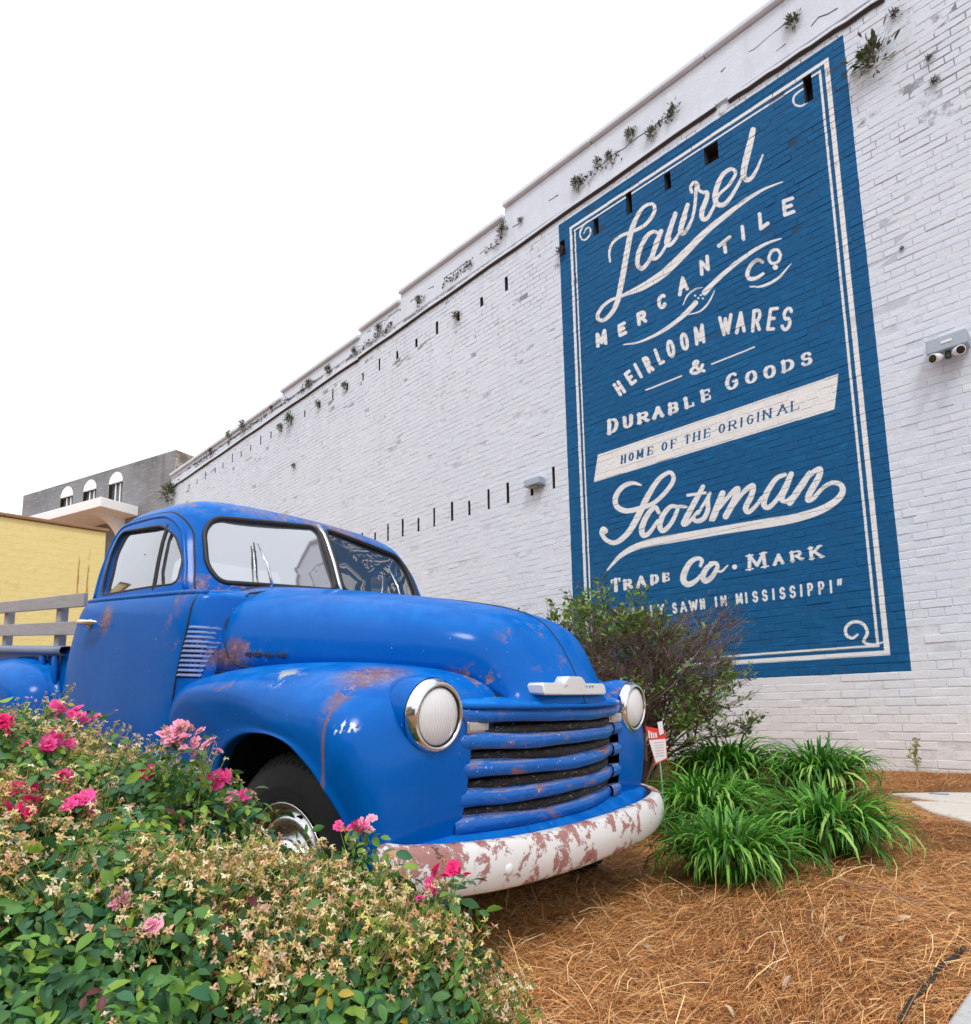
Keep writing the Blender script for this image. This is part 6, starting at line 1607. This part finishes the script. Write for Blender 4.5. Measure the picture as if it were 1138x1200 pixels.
WEEDS = [(-1.755, 7.31, .13, 0, 'bushy green weed in the parapet above the top edge of the navy sign'), (-1.144, 6.42, .26, 1, 'largest sprawling weed on the wall, beside the upper corner of the navy sign'), (-3.55, 7.35, .13, 0, 'round green weed in the parapet, third plant from the big one along the sign'),
 (-3.284, 7.19, .13, 2, 'green weed lowest of the trio above the word at the top of the sign'), (-3.016, 7.27, .12, 1, 'green weed rightmost of the trio in the parapet above the script name'), (-4.31, 7.21, .15, 0, 'green weed in the parapet above the left corner of the navy sign'),
 (-4.026, 7.31, .10, 3, 'brownish weed in the parapet just right of the sign corner'), (-3.856, 7.30, .09, 2, 'tiny weed in the parapet crack between two brownish tufts'), (-5.573, 7.30, .15, 1, 'dark green tuft under the highest step of the parapet'), (-5.247, 7.26, .08, 3, 'small dry tuft just right of the tuft under the highest parapet step'),
 (-6.503, 6.47, .13, 3, 'reddish dry weed hanging from a beam slot in the upper row'), (-7.38, 7.17, .10, 0, 'small weed in the parapet below its middle step'), (-8.402, 7.14, .13, 2, 'green weed on the parapet crack near the second step'), (-9.122, 7.05, .11, 4, 'brown weed at the first parapet step'),
 (-9.40, 6.52, .12, 0, 'green weed in the upper beam slots nearest the middle of the wall'), (-11.314, 6.53, .21, 1, 'tall green weed filling an upper beam slot left of the middle'), (-11.70, 6.50, .14, 0, 'shorter green weed left of the tall one in the beam slots'), (-10.27, 6.48, .11, 2, 'small green weed between two empty beam slots'),
 (-13.343, 7.07, .20, 3, 'large dark tuft on the far parapet'), (-11.144, 5.56, .09, 0, 'lone green sprig low on the plain white bricks'), (-10.626, 7.02, .14, 2, 'low green weed strip on the ledge above the tall weed'), (-9.95, 7.04, .13, 0, 'green weed on the ledge right of the low strip'),
 (-4.595, 6.45, .12, 3, 'dark weed in the beam slot at the left edge of the navy sign'), (-17.45, 6.55, .45, 0, 'big green weed at the far end corner of the white wall'), (-.954, 6.71, .09, 4, 'dry brown weed above the biggest weed'), (-.761, 6.13, .06, 4, 'upper of two brown spots of weed right of the big weed'),
 (-.753, 5.90, .07, 4, 'lower of two brown spots of weed right of the big weed'), (-1.104, 4.61, .04, 4, 'tiny brown weed halfway up the bricks right of the sign'), (-14.07, 7.10, .16, 2, 'dark green tuft far along the parapet'), (-15.1, 7.02, .12, 4, 'faint brown tuft farthest along the parapet'), (-12.1, 7.05, .10, 3, 'small brown tuft on the ledge before the big dark one')]
for i, (x, z, s_, kd, lab) in enumerate(WEEDS):
    o = bpy.data.objects.new('wall_weed', WM[kd]); COL.objects.link(o); o.location = (x, YW + .005, z); o.scale = (s_, s_, s_); o.rotation_euler = (0, rng.normal(0, .3), 0)
    tag(o, lab, 'weed', 'weeds rooted in the painted wall')
# crumbs of growth along the parapet cracks
r = np.random.default_rng(77); n = 1500; xs_ = np.concatenate([r.uniform(-16.5, -9, 700), r.uniform(-9, -5.6, 350), r.uniform(-4.5, -2.8, 250), r.uniform(-8.6, -5.6, 200)])
cl = np.sin(xs_ * 5.1) * np.sin(xs_ * 2.3 + 1) > -.05; xs_ = xs_[cl]; n = len(xs_); Pq = np.column_stack([xs_, YW - r.uniform(0, .03, n), np.interp(xs_, [-16.5, -9, -5.5, -2.8], [6.93, 7.03, 7.2, 7.25]) + r.normal(0, .035, n)])
v, f = leaf_shape(1, .5, .2, .25); V, F, C_ = scatter(v, f, Pq, rotm(r.normal(0, 1, (n, 3)), r.normal(0, 1, (n, 3)), n), r.uniform(.015, .05, n), pick([(.04, .06, .03), (.09, .07, .06), (.05, .04, .04)], n, r))
tag(fast('crevice_growth', V, F, M_LEAF, col=C_), 'dark crumbs of moss and seedlings along the parapet cracks', 'moss', kind='stuff')
# pale weed at the foot of the wall
t = empty('foot_weed', (-1.36, 5.90, float(gz(-1.36, 5.9)))); tag(t, 'thin pale weed standing at the foot of the white wall', 'weed')
r = np.random.default_rng(91)
sg_ = [((0, 0, 0), (r.normal(0, .03), -.02, r.uniform(.12, .27))) for _ in range(6)]; sticks('stalks', sg_, .002, .001, M_STEM, t, np.zeros(3), pick([(.45, .42, .22)], 6, r), kind=None)
n = 60; Pq = np.array([np.array(sg_[q % 6][1]) * r.uniform(.3, 1.05) for q in range(n)]); V, F, C_ = scatter(v, f, Pq, rotm(r.normal(0, 1, (n, 3)), r.normal(0, 1, (n, 3)), n), r.uniform(.02, .04, n), pick([(.30, .36, .15), (.45, .42, .2)], n, r)); fast('leaves', V, F, M_LEAF, t, col=C_)

# ---- small stake sign
t = empty('stake_sign', (-2.06, 3.40, float(gz(-2.06, 3.4)))); tag(t, 'small red and white plant marker on a thin green stake beside the bumper', 'garden sign')
hs0 = float(gz(-2.06, 3.4))
def sign_pt(u, v, off=0.0):  # u, v are image pixels, cast to a set viewing distance
    q = point_on(u, v, 4.03 - off) - np.array([-2.06, 3.40, hs0]); return q
M_RED = simple('red_print', (.78, .045, .03), .45, var=.03); M_WHT = simple('white_card', (.82, .80, .80), .5, var=.02)
def card(name, pts, off, mat, parent, th=.002):
    a = [sign_pt(*q, off) for q in pts]; b = [sign_pt(*q, off - th) for q in pts]; n = len(a)
    return pyd(name, a + b, [tuple(range(n)), tuple(range(2 * n - 1, n - 1, -1))] + [(i, i + n, (i + 1) % n + n, (i + 1) % n) for i in range(n)], mat, parent)
card('card', [(756.2, 851), (779.5, 855.5), (782.5, 889.5), (768.3, 896.5)], 0, M_RED, t)
card('paper', [(760.5, 867.5), (779.8, 865.8), (781.3, 888.3), (768.8, 894)], .003, M_WHT, t)
card('tag', [(770.2, 846.5), (776.2, 844.8), (778, 859.5), (773.2, 862)], .006, M_WHT, t)
for i in range(6):
    y = 869.5 + i * 3.1; card('print_line', [(766.8 + i * .35, y + .8), (777.5 + i * .25, y - .4), (777.6 + i * .25, y + .25), (766.9 + i * .35, y + 1.5)], .0045, simple('pink_print', (.62, .36, .38), .6) if i == 0 else bpy.data.materials['pink_print'], t)
for q in ((759.5, 856, 761.2, 865), (762.2, 857.5, 764, 865), (764.8, 858.6, 766.6, 864.8), (767.4, 858.6, 769.6, 864.4)):
    card('header_letter', [(q[0], q[1]), (q[2], q[1] + .2), (q[2] + .6, q[3]), (q[0] + .8, q[3] + .3)], .0035, M_WHT, t, .001)
mb = MB(); a = sign_pt(773.5, 893, -.003); b = sign_pt(778.8, 950, .0); b2 = a + (b - a) * 1.0; mb.tube([tuple(a), tuple(b2), (float(b2[0]), float(b2[1]), -.02)], .0042, 8)
mb.build('stake', simple('green_stake', (.22, .46, .38), .5), t)
